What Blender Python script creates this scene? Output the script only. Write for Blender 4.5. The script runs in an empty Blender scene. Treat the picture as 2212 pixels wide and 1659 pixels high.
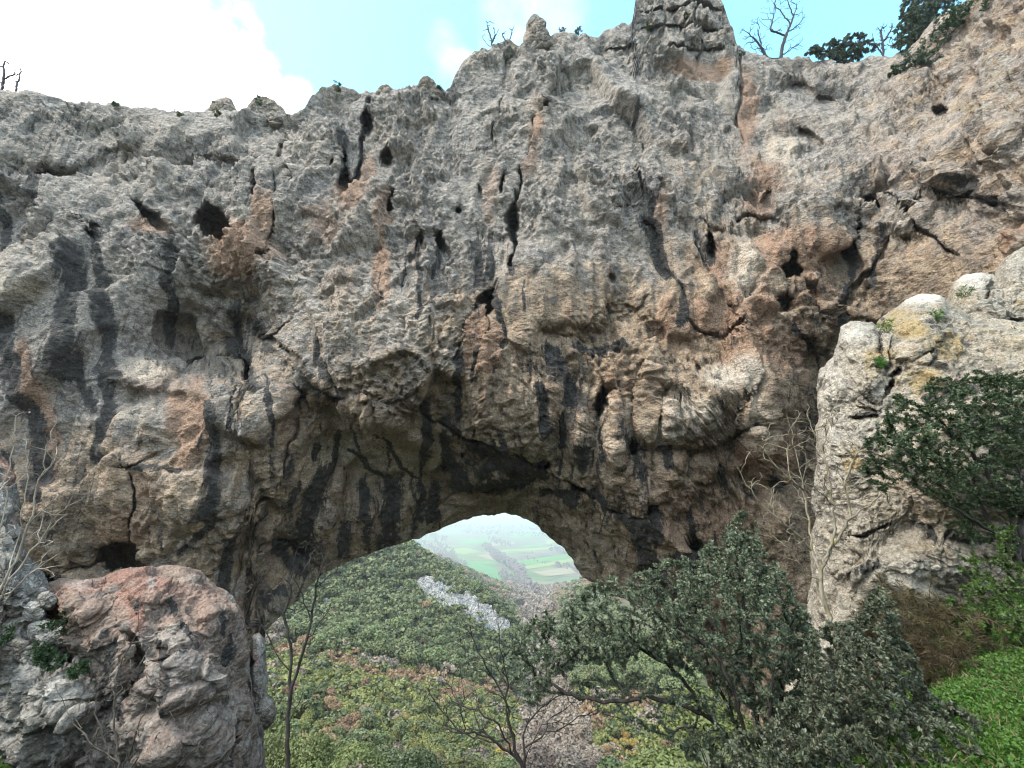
import bpy, math, random, time
import numpy as np

T0 = time.time()
random.seed(7)
RNG = np.random.default_rng(11)
sc = bpy.context.scene
COL = sc.collection

# ------------------------------------------------------------------ camera
F = 430.0                      # focal length in pixels of a 1024 px wide frame
PITCH = math.radians(16.3)
CP, SP = math.cos(PITCH), math.sin(PITCH)
K = 1024.0 / 2212.0            # survey coordinates (2212 wide) -> 1024 px frame

cam_d = bpy.data.cameras.new('camera')
cam = bpy.data.objects.new('camera', cam_d)
COL.objects.link(cam)
cam_d.sensor_width = 36.0
cam_d.lens = F / 1024.0 * 36.0
cam_d.clip_start = 0.05
cam_d.clip_end = 60000
cam.rotation_euler = (math.radians(90) + PITCH, 0, 0)
sc.camera = cam


def ray(u, v):
    """survey coordinates -> direction (not normalised)"""
    cx = (np.asarray(u, float) * K - 512.0) / F
    cy = (384.0 - np.asarray(v, float) * K) / F
    return np.stack([cx, CP - SP * cy, SP + CP * cy], -1)


def at(u, v, Y):
    """point seen at survey coordinate (u, v), Y metres ahead"""
    d = ray(u, v)
    return d * (np.asarray(Y, float) / d[..., 1])[..., None]


# ------------------------------------------------------------------ noise
def _h(ix, iy, iz, s):
    h = (ix.astype(np.int64) * 374761393 + iy.astype(np.int64) * 668265263 +
         iz.astype(np.int64) * 2147483647 + s * 974634777) & 0xFFFFFFFF
    h = ((h ^ (h >> 13)) * 1274126177) & 0xFFFFFFFF
    h = ((h ^ (h >> 16)) * 2246822519) & 0xFFFFFFFF
    return h ^ (h >> 15)


def _r(h, k):
    h = (h * (2654435761 + 2 * k * 40503) + k * 362437) & 0xFFFFFFFF
    h = ((h ^ (h >> 15)) * 2246822519) & 0xFFFFFFFF
    return ((h ^ (h >> 13)) & 0xFFFFFF) / float(0xFFFFFF)


def vnoise(p, s=0):
    """smooth noise, about -1..1"""
    i = np.floor(p)
    f = p - i
    w = f * f * f * (f * (f * 6 - 15) + 10)
    out = np.zeros(len(p))
    for dx in (0, 1):
        for dy in (0, 1):
            for dz in (0, 1):
                h = _h(i[:, 0] + dx, i[:, 1] + dy, i[:, 2] + dz, s)
                gx, gy, gz = _r(h, 1) - .5, _r(h, 2) - .5, _r(h, 3) - .5
                d = gx * (f[:, 0] - dx) + gy * (f[:, 1] - dy) + gz * (f[:, 2] - dz)
                wx = w[:, 0] if dx else 1 - w[:, 0]
                wy = w[:, 1] if dy else 1 - w[:, 1]
                wz = w[:, 2] if dz else 1 - w[:, 2]
                out += wx * wy * wz * d
    return out * 2.6


def fbm(p, octs=4, s=0, gain=.5, ridged=False):
    a, t, out = 1.0, 0.0, np.zeros(len(p))
    q = p.copy()
    for k in range(octs):
        n = vnoise(q, s + k * 17)
        if ridged:
            n = 1 - 2 * np.abs(n)
        out += a * n
        t += a
        a *= gain
        q = q * 2.03 + 13.7
    return out / t


def facets(p, s=0, tilt=.8, step=.35, sharp=30.):
    """piecewise tilted planes: broken-rock relief; returns (height, edge)"""
    i = np.floor(p)
    b1 = np.full(len(p), 9.0)
    b2 = np.full(len(p), 9.0)
    val = np.zeros(len(p))
    ws = np.full(len(p), 1e-12)
    for dx in (-1, 0, 1):
        for dy in (-1, 0, 1):
            for dz in (-1, 0, 1):
                cx, cy, cz = i[:, 0] + dx, i[:, 1] + dy, i[:, 2] + dz
                h = _h(cx, cy, cz, s)
                ox = p[:, 0] - (cx + _r(h, 1))
                oy = p[:, 1] - (cy + _r(h, 2))
                oz = p[:, 2] - (cz + _r(h, 3))
                d = ox * ox + oy * oy + oz * oz
                v = ((_r(h, 4) - .5) * ox + (_r(h, 5) - .5) * oy + (_r(h, 6) - .5) * oz) * 2 * tilt + (_r(h, 7) - .5) * 2 * step
                near = d < b1
                b2 = np.where(near, b1, np.minimum(b2, d))
                w = np.exp(-sharp * d)
                val += w * v
                ws += w
                b1 = np.where(near, d, b1)
    return val / ws, np.sqrt(b2) - np.sqrt(b1)


def sstep(a, b, x):
    t = np.clip((x - a) / (b - a), 0, 1)
    return t * t * (3 - 2 * t)


def tps(pts, vals, q, lam=1e-4):
    """thin plate spline"""
    pts = np.asarray(pts, float)
    vals = np.asarray(vals, float)
    n = len(pts)

    def ker(a, b):
        d2 = ((a[:, None, :] - b[None, :, :]) ** 2).sum(-1)
        return .5 * d2 * np.log(d2 + 1e-12)
    A = np.zeros((n + 3, n + 3))
    A[:n, :n] = ker(pts, pts) + lam * np.eye(n)
    A[:n, n] = 1
    A[:n, n + 1:] = pts
    A[n, :n] = 1
    A[n + 1:, :n] = pts.T
    w = np.linalg.solve(A, np.concatenate([vals, np.zeros(3)]))
    out = np.zeros(len(q))
    for a in range(0, len(q), 40000):
        b = q[a:a + 40000]
        out[a:a + 40000] = ker(b, pts) @ w[:n] + w[n] + b @ w[n + 1:]
    return out


def seg_dist(U, V, poly):
    """distance to a polyline (survey units) and position along it 0..1"""
    best = np.full(U.shape, 1e9)
    tt = np.zeros(U.shape)
    n = len(poly) - 1
    if n == 0:
        return np.hypot(U - poly[0][0], V - poly[0][1]), tt
    for k in range(n):
        (x0, y0), (x1, y1) = poly[k][:2], poly[k + 1][:2]
        dx, dy = x1 - x0, y1 - y0
        t = np.clip(((U - x0) * dx + (V - y0) * dy) / (dx * dx + dy * dy + 1e-9), 0, 1)
        d = np.hypot(U - x0 - t * dx, V - y0 - t * dy)
        m = d < best
        best = np.where(m, d, best)
        tt = np.where(m, (k + t) / n, tt)
    return best, tt


# ------------------------------------------------------------------ objects
def tag(o, label=None, cat=None, group=None, kind=None):
    if label:
        o['label'] = label
    if cat:
        o['category'] = cat
    if group:
        o['group'] = group
    if kind:
        o['kind'] = kind
    return o


def empty(name, loc, label, cat, group=None):
    o = bpy.data.objects.new(name, None)
    COL.objects.link(o)
    o.location = [float(x) for x in loc]
    o.empty_display_size = .2
    return tag(o, label, cat, group)


def make(name, V, Fc, mat, parent=None, attrs=None, smooth=True, face_attr=None, origin=None):
    """V (n,3) points, Fc (m,k) or list of such arrays; ONE mesh object"""
    V = np.asarray(V, np.float32)
    if parent is not None:
        V = V - np.array(parent.location, np.float32)
    elif origin is not None:
        V = V - np.asarray(origin, np.float32)
    lst = Fc if isinstance(Fc, list) else [Fc]
    lst = [np.asarray(f, np.int32) for f in lst if len(f)]
    me = bpy.data.meshes.new(name)
    me.vertices.add(len(V))
    me.vertices.foreach_set('co', V.ravel())
    loops = np.concatenate([f.ravel() for f in lst])
    sizes = np.concatenate([np.full(len(f), f.shape[1], np.int32) for f in lst])
    starts = np.concatenate([[0], np.cumsum(sizes)[:-1]]).astype(np.int32)
    me.loops.add(len(loops))
    me.loops.foreach_set('vertex_index', loops)
    me.polygons.add(len(sizes))
    me.polygons.foreach_set('loop_start', starts)
    me.polygons.foreach_set('use_smooth', np.full(len(sizes), smooth))
    me.update(calc_edges=True)
    if attrs:
        for k, a in attrs.items():
            a = np.asarray(a, np.float32)
            if a.ndim == 2:
                at_ = me.attributes.new(k, 'FLOAT_COLOR', 'POINT')
                at_.data.foreach_set('color', a.ravel())
            else:
                at_ = me.attributes.new(k, 'FLOAT', 'POINT')
                at_.data.foreach_set('value', a)
    if face_attr is not None:
        at_ = me.attributes.new('tint', 'FLOAT', 'FACE')
        at_.data.foreach_set('value', np.asarray(face_attr, np.float32))
    me.materials.append(mat)
    o = bpy.data.objects.new(name, me)
    COL.objects.link(o)
    if parent is not None:
        o.parent = parent
    elif origin is not None:
        o.location = [float(x) for x in origin]
    return o


def grid_faces(nu, nv):
    a = np.arange(nu * nv).reshape(nu, nv)
    return np.stack([a[:-1, :-1], a[1:, :-1], a[1:, 1:], a[:-1, 1:]], -1).reshape(-1, 4)


def soften(N, k=3):
    for _ in range(k):
        Q = np.pad(N, ((2, 2), (2, 2), (0, 0)), mode='edge')
        N = Q[4:, 2:-2] + Q[:-4, 2:-2] + Q[2:-2, 4:] + Q[2:-2, :-4] + N
        N /= np.linalg.norm(N, axis=-1, keepdims=True) + 1e-9
    return N


def grid_normals(P):
    du = np.gradient(P, axis=0)
    dv = np.gradient(P, axis=1)
    n = np.cross(du, dv)
    return n / (np.linalg.norm(n, axis=-1, keepdims=True) + 1e-9)


# ------------------------------------------------------------------ materials
class NG:
    def __init__(self, tree):
        self.t = tree
        self.n = tree.nodes
        self.l = tree.links

    def new(self, kind, **kw):
        n = self.n.new(kind)
        for k, v in kw.items():
            setattr(n, k, v)
        return n

    def put(self, sock, v):
        if isinstance(v, bpy.types.NodeSocket):
            self.l.new(v, sock)
        else:
            if sock.type == 'RGBA' and len(v) == 3:
                v = (*v, 1)
            sock.default_value = v

    def math(self, op, a, b=None, c=None, clamp=False):
        n = self.new('ShaderNodeMath', operation=op)
        n.use_clamp = clamp
        self.put(n.inputs[0], a)
        if b is not None:
            self.put(n.inputs[1], b)
        if c is not None:
            self.put(n.inputs[2], c)
        return n.outputs[0]

    def mix(self, fac, a, b, blend='MIX'):
        n = self.new('ShaderNodeMix', data_type='RGBA', blend_type=blend)
        n.clamp_factor = True
        self.put(n.inputs[0], fac)
        self.put(n.inputs[6], a)
        self.put(n.inputs[7], b)
        return n.outputs[2]

    def step(self, x, a, b, to0=0., to1=1.):
        n = self.new('ShaderNodeMapRange', interpolation_type='SMOOTHSTEP')
        self.put(n.inputs[0], x)
        n.inputs[1].default_value = a
        n.inputs[2].default_value = b
        n.inputs[3].default_value = to0
        n.inputs[4].default_value = to1
        return n.outputs[0]

    def coord(self, which='Object', scale=None, loc=None):
        c = self.new('ShaderNodeTexCoord').outputs[which]
        if scale is not None or loc is not None:
            m = self.new('ShaderNodeMapping')
            self.l.new(c, m.inputs[0])
            if loc is not None:
                m.inputs[1].default_value = loc
            if scale is not None:
                m.inputs[3].default_value = scale
            c = m.outputs[0]
        return c

    def noise(self, vec, scale, detail=5, rough=.55, dist=0., col=False):
        n = self.new('ShaderNodeTexNoise')
        self.l.new(vec, n.inputs['Vector'])
        n.inputs['Scale'].default_value = scale
        n.inputs['Detail'].default_value = detail
        n.inputs['Roughness'].default_value = rough
        n.inputs['Distortion'].default_value = dist
        return n.outputs['Color' if col else 'Fac']

    def voro(self, vec, scale, feature='F1', out='Distance', rnd=1.):
        n = self.new('ShaderNodeTexVoronoi', feature=feature)
        self.l.new(vec, n.inputs['Vector'])
        n.inputs['Scale'].default_value = scale
        n.inputs['Randomness'].default_value = rnd
        return n.outputs[out]


def material(name):
    m = bpy.data.materials.new(name)
    m.use_nodes = True
    g = NG(m.node_tree)
    b = m.node_tree.nodes['Principled BSDF']
    return m, g, b


def rock_material(name, grey0, grey1, tan0, tan1, orange, pale, black=(.013, .013, .0135), ochre=(.165, .120, .055),
                  bump=.12, fs=1.0):
    """limestone: point attribute paint = (black crust, iron stain, fresh pale rock, warm sheltered rock), lichen = ochre lichen"""
    m, g, b = material(name)
    at_ = g.new('ShaderNodeAttribute', attribute_name='paint')
    sp = g.new('ShaderNodeSeparateColor')
    g.l.new(at_.outputs['Color'], sp.inputs[0])
    R, G, B = sp.outputs[0], sp.outputs[1], sp.outputs[2]
    W = at_.outputs['Alpha']
    li = g.new('ShaderNodeAttribute', attribute_name='lichen').outputs['Fac']
    co = g.coord('Object')
    n0 = g.noise(co, .16 * fs, 4)
    n1 = g.noise(co, .55 * fs, 8, .62)
    n2 = g.noise(co, 2.1 * fs, 8, .65)
    n3 = g.noise(co, 7.5 * fs, 6, .65)
    cs = g.coord('Object', (1.0 * fs, 1.0 * fs, .13 * fs))
    nv = g.noise(cs, 1.1, 6, .6)
    c_grey = g.mix(g.step(n2, .32, .68), grey0, grey1)
    c_grey = g.mix(g.step(n0, .4, .7, 0, .35), c_grey, (grey1[0] * 1.1, grey1[1] * 1.02, grey1[2] * .9))
    # dark weathering crust in clouds over the open face
    c_grey = g.mix(g.step(g.noise(co, .8 * fs, 7, .7, .6), .50, .64, 0, .62), c_grey, (grey0[0] * .62, grey0[1] * .64, grey0[2] * .68))
    c_tan = g.mix(g.step(n1, .3, .7), tan0, tan1)
    w = g.math('ADD', W, g.math('MULTIPLY', g.math('SUBTRACT', n1, .5), 1.3))
    col = g.mix(g.step(w, .25, .75), c_grey, c_tan)
    # iron stains
    o = g.math('ADD', G, g.math('MULTIPLY', g.math('SUBTRACT', n2, .5), .9))
    col = g.mix(g.step(o, .14, .75, 0, .85), col, g.mix(g.step(n3, .35, .65), orange, (orange[0] * 1.2, orange[1] * 1.32, orange[2] * 1.45)))
    # brown water stripes under the shelter
    nw = g.noise(g.coord('Object', (2.2 * fs, 2.2 * fs, .16 * fs), (4, 9, 1)), 1.0, 5, .6)
    col = g.mix(g.math('MULTIPLY', W, g.step(nw, .50, .68, 0, .6)), col, (tan0[0] * .55, tan0[1] * .50, tan0[2] * .46))
    # a little iron all over the sheltered rock
    o2 = g.math('MULTIPLY', W, g.step(nv, .50, .70, 0, .6))
    col = g.mix(o2, col, orange)
    col = g.mix(g.math('MULTIPLY', B, g.step(n2, .2, .5)), col, pale)
    # ochre lichen
    l2 = g.math('ADD', li, g.math('MULTIPLY', g.math('SUBTRACT', n1, .5), 1.6))
    col = g.mix(g.step(l2, .35, 1.0, 0, .7), col, ochre)
    # white lichen flecks
    fl = g.step(g.noise(g.coord('Object', None, (5, 3, 9)), 3.4 * fs, 6, .7), .60, .72, 0, .35)
    col = g.mix(fl, col, (.34, .325, .30))
    # dark crust, thin streaks following the water
    nst = g.noise(g.coord('Object', (2.6 * fs, 2.6 * fs, .15 * fs), (7, 1, 2)), 1.0, 5, .6)
    k = g.math('ADD', g.math('MULTIPLY', R, 1.3), g.math('MULTIPLY', g.math('SUBTRACT', n2, .5), 2.2))
    k = g.math('ADD', k, g.math('MULTIPLY', g.math('SUBTRACT', nst, .56), 2.4))
    blk = g.mix(g.step(n2, .35, .7), black, (black[0] * 3.2, black[1] * 3.1, black[2] * 3.0))
    col = g.mix(g.step(k, .12, .66, 0, .95), col, blk)
    # grain
    gr = g.new('ShaderNodeMapRange')
    g.l.new(n3, gr.inputs[0])
    gr.inputs[1].default_value = .25
    gr.inputs[2].default_value = .75
    gr.inputs[3].default_value = .36
    gr.inputs[4].default_value = 1.55
    col = g.mix(1.0, col, gr.outputs[0], 'MULTIPLY')
    g.l.new(col, b.inputs['Base Color'])
    b.inputs['Roughness'].default_value = .88
    b.inputs['Specular IOR Level'].default_value = .25
    wv = g.new('ShaderNodeMix', data_type='VECTOR')
    wv.inputs[0].default_value = .10
    g.l.new(g.coord('Object', (1, 1, 1.5), (2, 2, 2)), wv.inputs[4])
    g.l.new(g.noise(co, 1.6 * fs, 4, .6, 0, True), wv.inputs[5])
    vor = g.math('ADD', g.voro(wv.outputs[1], 1.5 * fs), g.math('MULTIPLY', g.voro(wv.outputs[1], 4.1 * fs), .5))
    hgt = g.math('ADD', g.math('MULTIPLY', n2, .9), g.math('MULTIPLY', n3, .6))
    hgt = g.math('ADD', hgt, g.math('MULTIPLY', vor, 1.1))
    bp = g.new('ShaderNodeBump')
    bp.inputs['Strength'].default_value = 1.0
    bp.inputs['Distance'].default_value = bump
    g.l.new(hgt, bp.inputs['Height'])
    g.l.new(bp.outputs[0], b.inputs['Normal'])
    return m


def leaf_material(name, dark, light, third=None, rough=.42, trans=.25, spec=.5):
    m, g, b = material(name)
    t = g.new('ShaderNodeAttribute', attribute_name='tint').outputs['Fac']
    col = g.mix(t, dark, light)
    if third is not None:
        col = g.mix(g.step(t, .93, .97), col, third)
    oi = g.new('ShaderNodeObjectInfo').outputs['Random']
    hs = g.new('ShaderNodeHueSaturation')
    g.l.new(col, hs.inputs['Color'])
    g.l.new(g.math('MULTIPLY_ADD', oi, .03, .485), hs.inputs['Hue'])
    g.l.new(g.math('MULTIPLY_ADD', oi, .5, .75), hs.inputs['Value'])
    col = hs.outputs[0]
    g.l.new(col, b.inputs['Base Color'])
    b.inputs['Roughness'].default_value = rough
    b.inputs['Specular IOR Level'].default_value = spec
    if trans > 0:
        tr = g.new('ShaderNodeBsdfTranslucent')
        g.l.new(col, tr.inputs[0])
        ms = g.new('ShaderNodeMixShader')
        ms.inputs[0].default_value = trans
        out = m.node_tree.nodes['Material Output']
        g.l.new(b.outputs[0], ms.inputs[1])
        g.l.new(tr.outputs[0], ms.inputs[2])
        g.l.new(ms.outputs[0], out.inputs[0])
    return m


def bark_material(name, a, c, scale=9., lichen=None):
    m, g, b = material(name)
    co = g.coord('Object', (1, 1, .3))
    n = g.noise(co, scale, 6, .65)
    col = g.mix(g.step(n, .35, .65), a, c)
    if lichen:
        col = g.mix(g.step(g.noise(g.coord('Object'), scale * .5, 5), .52, .66, 0, .8), col, lichen)
    g.l.new(col, b.inputs['Base Color'])
    b.inputs['Roughness'].default_value = .85
    b.inputs['Specular IOR Level'].default_value = .2
    bp = g.new('ShaderNodeBump')
    bp.inputs['Distance'].default_value = .02
    g.l.new(n, bp.inputs['Height'])
    g.l.new(bp.outputs[0], b.inputs['Normal'])
    return m


M_CLIFF = rock_material('cliff limestone', (.078, .072, .069), (.265, .240, .216), (.098, .070, .048), (.290, .222, .160),
                        (.190, .112, .072), (.33, .285, .235), bump=.16)
M_RED = rock_material('reddish limestone', (.075, .066, .060), (.215, .195, .178), (.105, .066, .050), (.205, .150, .120),
                      (.165, .084, .060), (.25, .235, .215), bump=.035, fs=4.)
M_PALE = rock_material('pale limestone', (.102, .094, .080), (.285, .258, .218), (.170, .134, .085), (.27, .222, .155),
                       (.22, .14, .075), (.37, .345, .305), ochre=(.21, .145, .05), bump=.035, fs=3.6)
M_GREYROCK = rock_material('grey limestone', (.080, .076, .070), (.235, .225, .208), (.125, .098, .072), (.21, .172, .135),
                           (.19, .09, .055), (.32, .31, .29), bump=.03, fs=5.)
M_FARROCK = rock_material('far white limestone', (.14, .14, .14), (.42, .415, .405), (.2, .18, .15), (.32, .29, .25),
                          (.24, .17, .11), (.38, .37, .36), bump=.8, fs=.35)


# ------------------------------------------------------------------ painting tools for rock
class Paint:
    def __init__(self, U, V, P):
        self.U, self.V = U, V
        n = len(U)
        self.nz = fbm(np.stack([U / 38., V / 60., np.zeros(n)], -1), 3, 5)
        self.c = np.zeros((n, 4))
        self.l = np.zeros(n)
        self.d = np.zeros(n)          # relief along the view, + = into the rock

    def stroke(self, ch, poly, w, amt=1., soft=.5):
        d, t = seg_dist(self.U, self.V, poly)
        if isinstance(w, (tuple, list)):
            w = w[0] + (w[1] - w[0]) * t
        m = amt * sstep(1.25, 1.25 - soft, d / w + self.nz * .6)
        if ch == 'l':
            self.l = np.maximum(self.l, m)
        else:
            self.c[:, ch] = np.maximum(self.c[:, ch], m)

    def blob(self, ch, x, y, rx, ry, amt=1., soft=.95):
        d = np.hypot((self.U - x) / rx, (self.V - y) / ry)
        m = amt * sstep(1.3, 1.3 - soft, d + self.nz * .5)
        if ch == 'l':
            self.l = np.maximum(self.l, m)
        else:
            self.c[:, ch] = np.maximum(self.c[:, ch], m)

    def hole(self, x, y, rx, ry, depth, tilt=0., soft=.45):
        a = math.radians(tilt)
        dx, dy = self.U - x, self.V - y
        ex = (dx * math.cos(a) + dy * math.sin(a)) / rx
        ey = (-dx * math.sin(a) + dy * math.cos(a)) / ry
        d = np.hypot(ex, ey) / 1.25 + self.nz * .12
        self.d = np.maximum(self.d, depth * sstep(1.15, 1.15 - soft, d))

    def crack(self, poly, w, depth):
        d, t = seg_dist(self.U, self.V, poly)
        taper = np.clip(np.minimum(t, 1 - t) * 5 + .25, 0, 1)
        d = d + self.nz * w * .9
        self.d = np.maximum(self.d, depth * taper * sstep(1.1, .2, np.abs(d) / w))

    def bump(self, x, y, rx, ry, amp, tilt=0., p=2):
        a = math.radians(tilt)
        dx, dy = self.U - x, self.V - y
        ex = (dx * math.cos(a) + dy * math.sin(a)) / rx
        ey = (-dx * math.sin(a) + dy * math.cos(a)) / ry
        return -amp * np.exp(-(ex * ex + ey * ey) ** (p / 2))


print('setup', time.time() - T0)
# ================================================================== THE ROCK ARCH
def build_cliff():
    sky = [(-420, 215), (-200, 190), (0, 196), (60, 196), (130, 208), (200, 221), (240, 219), (290, 231), (350, 234), (390, 246),
           (430, 243), (470, 238), (520, 243), (560, 238), (600, 236), (628, 240), (660, 217), (672, 197), (700, 180), (745, 177), (775, 186), (800, 203),
           (825, 196), (850, 193), (880, 190), (903, 186), (912, 170), (928, 171), (945, 188), (962, 196), (972, 183), (990, 152), (1003, 136), (1020, 121),
           (1060, 109), (1090, 96), (1130, 88), (1190, 76), (1215, 70), (1250, 74), (1292, 76), (1310, 60), (1350, 48), (1366, 44),
           (1370, 22), (1373, -6), (1384, -30), (1440, -44), (1500, -36), (1545, -8), (1558, 6), (1572, 40), (1584, 62), (1588, 96), (1600, 108),
           (1620, 120), (1680, 121), (1740, 111), (1780, 130), (1850, 138), (1880, 118), (1920, 124), (1950, 118), (1985, 84),
           (2010, 44), (2050, 18), (2100, -10), (2212, -60), (2350, -110), (2650, -160)]
    bot = [(-420, 1760), (480, 1760), (536, 1700), (548, 1362), (575, 1344), (600, 1327), (640, 1292), (672, 1258), (700, 1233), (760, 1206), (800, 1192),
           (850, 1176), (900, 1160), (940, 1143), (980, 1122), (1020, 1108), (1060, 1103), (1092, 1100), (1120, 1110), (1140, 1120), (1165, 1137),
           (1190, 1158), (1206, 1172), (1222, 1180), (1240, 1205), (1262, 1238), (1285, 1253), (1305, 1262), (1340, 1285), (1400, 1312), (1470, 1372), (1530, 1460), (1570, 1580), (1610, 1760), (2650, 1760)]
    NU, NV = 930, 470
    us = np.linspace(-400, 2620, NU)
    jit = fbm(np.stack([us / 23., np.zeros(NU), np.zeros(NU)], -1), 4, 3)
    S = np.interp(us, *zip(*sky)) + jit * 13
    jb = fbm(np.stack([us / 30., np.ones(NU) * 9, np.zeros(NU)], -1), 4, 8)
    B = np.interp(us, *zip(*bot)) + jb * 5

    def gs(a, sig):
        k_ = np.exp(-.5 * (np.arange(-60, 61) * (us[1] - us[0]) / sig) ** 2)
        return np.convolve(np.pad(a, 60, mode='edge'), k_ / k_.sum(), 'valid')
    Sm, Bm = gs(S, 40.), gs(B, 22.)
    t = np.linspace(0, 1, NV)
    U = np.repeat(us[:, None], NV, 1)
    V = Sm[:, None] + (Bm - Sm)[:, None] * t[None, :] + (S - Sm)[:, None] * (1 - t[None, :]) ** 5 + (B - Bm)[:, None] * t[None, :] ** 3
    ctl = [(-400, 200, 37), (0, 200, 40), (400, 240, 42), (700, 185, 43), (1000, 135, 44), (1200, 75, 45.5), (1470, -30, 46.5), (1700, 120, 46), (1900, 120, 42), (2050, 10, 36), (2212, -60, 29), (2600, -150, 22),
           (-400, 350, 34), (0, 350, 38.5), (400, 350, 40), (700, 350, 40.5), (1000, 350, 41), (1250, 330, 41.5), (1470, 300, 42), (1800, 320, 39), (2212, 300, 27), (2600, 300, 20),
           (-400, 550, 33), (0, 550, 37), (300, 550, 37.5), (600, 550, 37.5), (800, 560, 37), (1000, 550, 37.5), (1250, 560, 38.5), (1470, 560, 38.6), (1720, 550, 37), (1950, 550, 34.5), (2212, 550, 27), (2600, 550, 20),
           (-400, 750, 33), (0, 750, 36.6), (150, 750, 36.5), (330, 690, 39.6), (450, 740, 42.8), (560, 745, 42.0), (470, 805, 42.8), (400, 800, 41.6), (620, 740, 37.4), (470, 600, 38.2), (650, 700, 36.8), (760, 760, 35.8), (900, 760, 35.8), (1000, 760, 36.2), (1200, 760, 37.8), (1500, 760, 36.6), (1660, 780, 36.4), (1800, 760, 38.5), (2212, 760, 29), (2600, 750, 22),
           (640, 850, 36.8), (700, 850, 37.0), (800, 855, 36.9), (1000, 865, 37.2), (470, 850, 36.9), (580, 850, 36.9),
           (100, 900, 36.8), (300, 900, 36.2), (500, 900, 36.4), (1300, 900, 37.6), (1500, 900, 36.6), (1650, 930, 36.6), (1760, 900, 39.5),
           (0, 1000, 36), (300, 1000, 36.4), (480, 1000, 36.8), (580, 1000, 37.6), (680, 930, 39.8), (760, 950, 42), (900, 980, 43.6), (1000, 960, 42), (1100, 1005, 42), (1200, 960, 39.5), (1300, 1020, 39.2), (1500, 1000, 38.2), (1650, 1010, 38.6),
           (0, 1100, 36), (300, 1100, 37.3), (450, 1100, 37.6), (540, 1120, 39), (620, 1110, 43.5), (720, 1120, 46.5), (820, 1110, 48), (950, 1080, 50), (1060, 1085, 51.5), (1120, 1070, 50), (1180, 1090, 48), (1270, 1120, 46.5), (1360, 1140, 43), (1450, 1130, 40.5), (1600, 1120, 39.5), (1750, 1100, 40),
           (560, 1360, 46.5), (600, 1320, 47.5), (700, 1230, 50), (800, 1190, 51), (900, 1160, 52), (1060, 1104, 53), (1120, 1115, 53), (1200, 1175, 53), (1270, 1242, 52.5), (1310, 1262, 51), (1400, 1240, 46), (1500, 1210, 43),
           (0, 1200, 36), (200, 1210, 39.5), (400, 1230, 40), (500, 1280, 43),
           (-300, 1600, 37), (0, 1600, 38.5), (300, 1600, 42), (500, 1600, 46), (1430, 1600, 50), (1700, 1500, 43), (2212, 1300, 33), (2600, 1500, 28)]
    c = np.array(ctl, float)
    # evaluate on a coarse lattice, then per point bilinear
    gu = np.linspace(-440, 2660, 160)
    gv = np.linspace(-200, 1800, 110)
    GU, GV = np.meshgrid(gu, gv, indexing='ij')
    Z = tps(c[:, :2] / 1000., c[:, 2], np.stack([GU.ravel(), GV.ravel()], -1) / 1000., 2e-4).reshape(160, 110)
    fu = np.clip((U.ravel() - gu[0]) / (gu[1] - gu[0]), 0, 158.999)
    fv = np.clip((V.ravel() - gv[0]) / (gv[1] - gv[0]), 0, 108.999)
    iu, iv = fu.astype(int), fv.astype(int)
    a, b = fu - iu, fv - iv
    D = Z[iu, iv] * (1 - a) * (1 - b) + Z[iu + 1, iv] * a * (1 - b) + Z[iu, iv + 1] * (1 - a) * b + Z[iu + 1, iv + 1] * a * b

    u_, v_ = U.ravel(), V.ravel()
    # wander the survey coordinates a little so that painted shapes are ragged
    wp = np.stack([u_ / 45., v_ / 45., np.zeros(len(u_))], -1)
    uw = u_ + fbm(wp, 3, 40) * 16
    vw = v_ + fbm(wp, 3, 50) * 16
    pt = Paint(uw, vw, None)

    # ---- large relief along the view
    rel = np.zeros(len(u_))
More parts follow.
